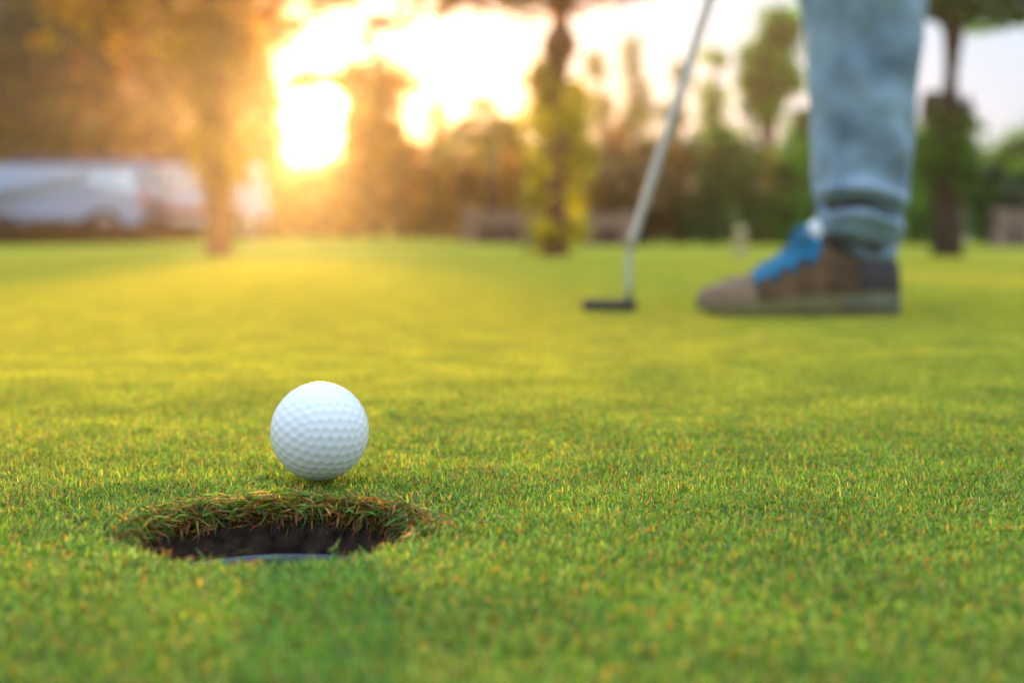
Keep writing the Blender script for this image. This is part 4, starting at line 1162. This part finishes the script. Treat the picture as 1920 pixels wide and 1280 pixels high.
def build_person():
    px0 = PX(1600, 0, 1.96).x
    root = empty('person', (0.50, 2.12, 0.0))
    tag(root, 'person in blue grey jeans and brown shoes with blue laces, holding the putter', 'person')
    ZK = 1 / 1361.0
    def zz(py): return CAM_Z - (py - HOR) * K1
    def xx(px): return (px - 960) * K1
    sh1 = build_shoe(root, (xx(1686), 1.965, g1z), R(0))
    # trailing foot further away, in line behind the near one
    s = 2.30 / 1.96
    sh2 = build_shoe(root, (xx(1672) * s - 0.008, 2.32, float(terrain(.5, 2.3)) - .001), R(4))
    # trouser rings: pixel row, left edge, right edge
    tab = [(-330, 1420, 1690), (-200, 1455, 1710), (-100, 1478, 1738), (0, 1500, 1746), (60, 1508, 1738), (120, 1513, 1730), (200, 1520, 1724), (280, 1524, 1716), (340, 1526, 1708), (368, 1526, 1704),
           (384, 1528, 1702), (394, 1531, 1698), (404, 1529, 1698), (416, 1527, 1697), (432, 1526, 1696), (446, 1530, 1694), (456, 1537, 1691), (466, 1548, 1688), (478, 1560, 1685), (490, 1573, 1681), (504, 1590, 1677)]
    def leg_mesh(scale, yc, xoff, seed, zfun, detail=True):
        NR = 64
        rows = []
        ys = list(np.arange(-330, 0, 12)) + list(np.arange(0, 504, 4)) + [504]
        tb = np.array(tab, float)
        V = []; F = []
        for py in ys:
            xl = np.interp(py, tb[:, 0], tb[:, 1]); xr = np.interp(py, tb[:, 0], tb[:, 2])
            z = zfun(py); cxp = xx((xl + xr) / 2) * scale + xoff; hw = (xr - xl) / 2 * K1 * (0.985)
            for k in range(NR):
                a = 2 * math.pi * k / NR
                c, s_ = math.cos(a), math.sin(a)
                rx = hw; ry = hw * 0.80
                n = mnoise.noise(Vector((c * 1.3 + seed, s_ * 1.3, z * 9))) * .55
                n2 = mnoise.noise(Vector((c * 2.5 + seed, s_ * 2.5 + z * 14, z * 22 + 5)))
                # diagonal pulls
                w = math.sin(z * 46 + a * 2.3 + 3 * n) * .5 + .5
                dsp = 0.010 * n + 0.007 * n2 - 0.0055 * w * w * (0.4 + 0.6 * abs(s_))
                # stacked folds over the shoe: one deep crease rising to the middle, a smaller below
                cre = 392 - 16 * math.exp(-((c + .1) / .55) ** 2) + 10 * c
                g = math.exp(-((py - cre) / 10.0) ** 2); g2 = math.exp(-((py - (452 + 8 * c)) / 8.0) ** 2)
                bul = math.exp(-((py - (cre - 22)) / 13.0) ** 2); bul2 = math.exp(-((py - (cre + 26)) / 14.0) ** 2)
                fr = max(0.06, min(1.0, 0.06 - s_ * 1.25))
                dsp += fr * (-0.034 * g - 0.012 * g2 + 0.014 * bul + 0.012 * bul2)
                if not detail: dsp *= .7
                zo = 0.006 * math.sin(a * 2 + 1) * (py > 440) - 0.010 * g * fr
                x = cxp + c * (rx + dsp * (.35 if abs(c) > .9 else .8)); y = yc + s_ * (ry + dsp)
                V.append((x, y, z + zo))
        N = len(ys)
        for i in range(N - 1):
            for k in range(NR):
                F.append((i * NR + k, (i + 1) * NR + k, (i + 1) * NR + (k + 1) % NR, i * NR + (k + 1) % NR))
        # inner hem turned up
        b = len(V)
        for k in range(NR):
            p = Vector(V[(N - 1) * NR + k]); cc = Vector((xx(1636) * scale + xoff, yc, p.z + .03)); V.append(p.lerp(cc, .12) )
        for k in range(NR): F.append(((N - 1) * NR + k, b + k, b + (k + 1) % NR, (N - 1) * NR + (k + 1) % NR))
        return V, F, NR
    V1, F1, NR = leg_mesh(1.0, 1.968, 0.0, 3.0, zz)
    V2, F2, _ = leg_mesh(s, 2.322, 0.0 , 8.0, zz, False)
    # thighs and seat
    def thigh(V, yc, y2):
        top = [Vector(v) for v in V[:NR]]; c = sum(top, Vector()) / NR
        rings = []
        VV = []; FF = []
        hip = Vector((0.66, y2, 0.93))
        for i in range(10):
            t = i / 9; q = c.lerp(hip, t) + Vector((-.05 * math.sin(t * 3.14), 0, 0))
            r = .095 + .02 * math.sin(t * 3.14) + .035 * t
            for k in range(NR):
                a = 2 * math.pi * k / NR
                p0 = q + Vector((math.cos(a) * r * 1.05, math.sin(a) * r, 0))
                VV.append(p0.lerp(top[k], max(0, 1 - t * 3)))
        for i in range(9):
            for k in range(NR): FF.append((i * NR + k, i * NR + (k + 1) % NR, (i + 1) * NR + (k + 1) % NR, (i + 1) * NR + k))
        FF.append(tuple(9 * NR + k for k in range(NR)))
        return VV, FF
    T1 = thigh(V1, 1.968, 2.06); T2 = thigh(V2, 2.322, 2.20)
    seat = tube([(0.645, 2.13, .80), (0.66, 2.13, .87), (.655, 2.13, .94), (.62, 2.13, 1.0), (.59, 2.13, 1.04)], [.10, .165, .175, .16, .15], 40)
    V, F = join_geo([(V1, F1), (V2, F2), T1, T2, seat])
    o = mesh_from('jeans', V, F, M_DENIM, smooth=True); rel(o, root)
    # side seam on the near leg
    sp = []
    for i in range(0, 150, 6):
        if i * NR + 46 < len(V1): sp.append(Vector(V1[i * NR + 42]) + Vector((0, -.0006, 0)))
    Vs, Fs = tube(sp, [.0012] * len(sp), 6); rel(mesh_from('seam', Vs, Fs, M_DENIM, smooth=True), root)
    # body grown from a skeleton: head, neck, trunk, arms, hands, legs in one skin
    grip = P_H2 + P_SH * .74; grip2 = P_H2 + P_SH * .80
    pts = []; rad = []; edg = []
    def add(p, r, par=None):
        pts.append(Vector(p)); rad.append(r)
        if par is not None: edg.append((par, len(pts) - 1))
        return len(pts) - 1
    pel = add((.65, 2.13, .93), .12); wst = add((.58, 2.13, 1.06), .11, pel); ch = add((.47, 2.13, 1.22), .125, wst); up = add((.40, 2.13, 1.33), .09, ch)
    nk = add((.35, 2.12, 1.40), .052, up); nk2 = add((.31, 2.10, 1.45), .056, nk); hd = add((.265, 2.08, 1.475), .088, nk2); hd2 = add((.22, 2.06, 1.50), .078, hd)
    for sg, gp in ((-1, grip), (1, grip2)):
        s0 = add((.41, 2.13 + sg * .15, 1.32), .062, up); e = add((.50, 2.13 + sg * .22, 1.07), .042, s0)
        w = add(gp + Vector((.035, sg * .05, .085)), .026, e); hnd = add(gp + Vector((.012, sg * .028, .02)), .030, w)
        for f in range(4):
            b = gp + Vector((-.004 + .004 * f, sg * .022, .018 - f * .020))
            f1 = add(b + Vector((-.020, sg * .004, 0)), .0090, hnd); f2 = add(b + Vector((-.026, -sg * .024, -.004)), .0085, f1); add(b + Vector((-.004, -sg * .036, -.006)), .0078, f2)
        t1 = add(gp + Vector((-.014, sg * .012, -.03)), .0105, hnd); add(gp + Vector((-.016, -sg * .004, -.055)), .0090, t1)
    for yc, kx, ax, y2 in ((1.968, .475, .484, 2.06), (2.322, .56, .562, 2.20)):
        h = add((.65, y2, .88), .085, pel); k = add((kx, yc, .50), .052, h); a = add((ax, yc, .13), .024, k); add((ax, yc, .075), .026, a)
    me = bpy.data.meshes.new('body'); me.from_pydata(pts, edg, [])
    ob = bpy.data.objects.new('body', me); COL.objects.link(ob)
    sk = ob.modifiers.new('skin', 'SKIN'); me.skin_vertices or None
    for i, v in enumerate(me.skin_vertices[0].data if len(me.skin_vertices) else []): v.radius = (rad[i], rad[i])
    if not len(me.skin_vertices):
        with bpy.context.temp_override(object=ob, active_object=ob): pass
    subsurf(ob, 2); me.materials.append(M_SKIN); rel(ob, root)
    # shirt over trunk and upper arms
    parts = [tube([(.61, 2.13, 1.0), (.58, 2.13, 1.06), (.52, 2.13, 1.16), (.46, 2.13, 1.25), (.40, 2.13, 1.34), (.365, 2.125, 1.385)], [.165, .158, .168, .178, .135, .072], 32)]
    for sg in (-1, 1): parts.append(tube([(.41, 2.13 + sg * .08, 1.33), (.41, 2.13 + sg * .15, 1.32), (.455, 2.13 + sg * .19, 1.20), (.478, 2.13 + sg * .205, 1.14)], [.085, .084, .068, .066], 20))
    V, F = join_geo(parts); rel(mesh_from('shirt', V, F, M_SHIRT, smooth=True), root)
    # hair cap
    bm = bmesh.new(); bmesh.ops.create_uvsphere(bm, u_segments=24, v_segments=16, radius=1)
    bmesh.ops.delete(bm, geom=[v for v in bm.verts if v.co.z < -.05 and v.co.x < .3], context='VERTS')
    me = bpy.data.meshes.new('hair'); bm.to_mesh(me); bm.free(); me.materials.append(M_HAIR)
    me.polygons.foreach_set('use_smooth', [True] * len(me.polygons))
    hb = bpy.data.objects.new('hair', me); COL.objects.link(hb); hb.scale = (.11, .092, .098); hb.location = (.262, 2.08, 1.492); hb.rotation_euler = (0, R(-20), 0)
    hb.parent = root; hb.matrix_parent_inverse = Matrix.Translation(-Vector(root.location))
build_person()

# ------------------------------------------------------------------ haze
def build_haze():
    m, n, out = new_mat('haze_air')
    pv = n.nodes.new('ShaderNodeVolumePrincipled')
    pv.inputs['Color'].default_value = (1, 0.97, 0.92, 1)
    pv.inputs['Density'].default_value = HAZE_DENSITY
    pv.inputs['Anisotropy'].default_value = HAZE_G
    n.links.new(pv.outputs[0], out.inputs['Volume'])
    o = mesh_from('haze', *box_geo(-110, 110, -110, 110, -1.3, 9.0), m)  # added volume that catches the low sun and veils the trees in orange
    tag(o, 'thin haze added to spread an orange glow round the sun', kind='stuff')
build_haze()
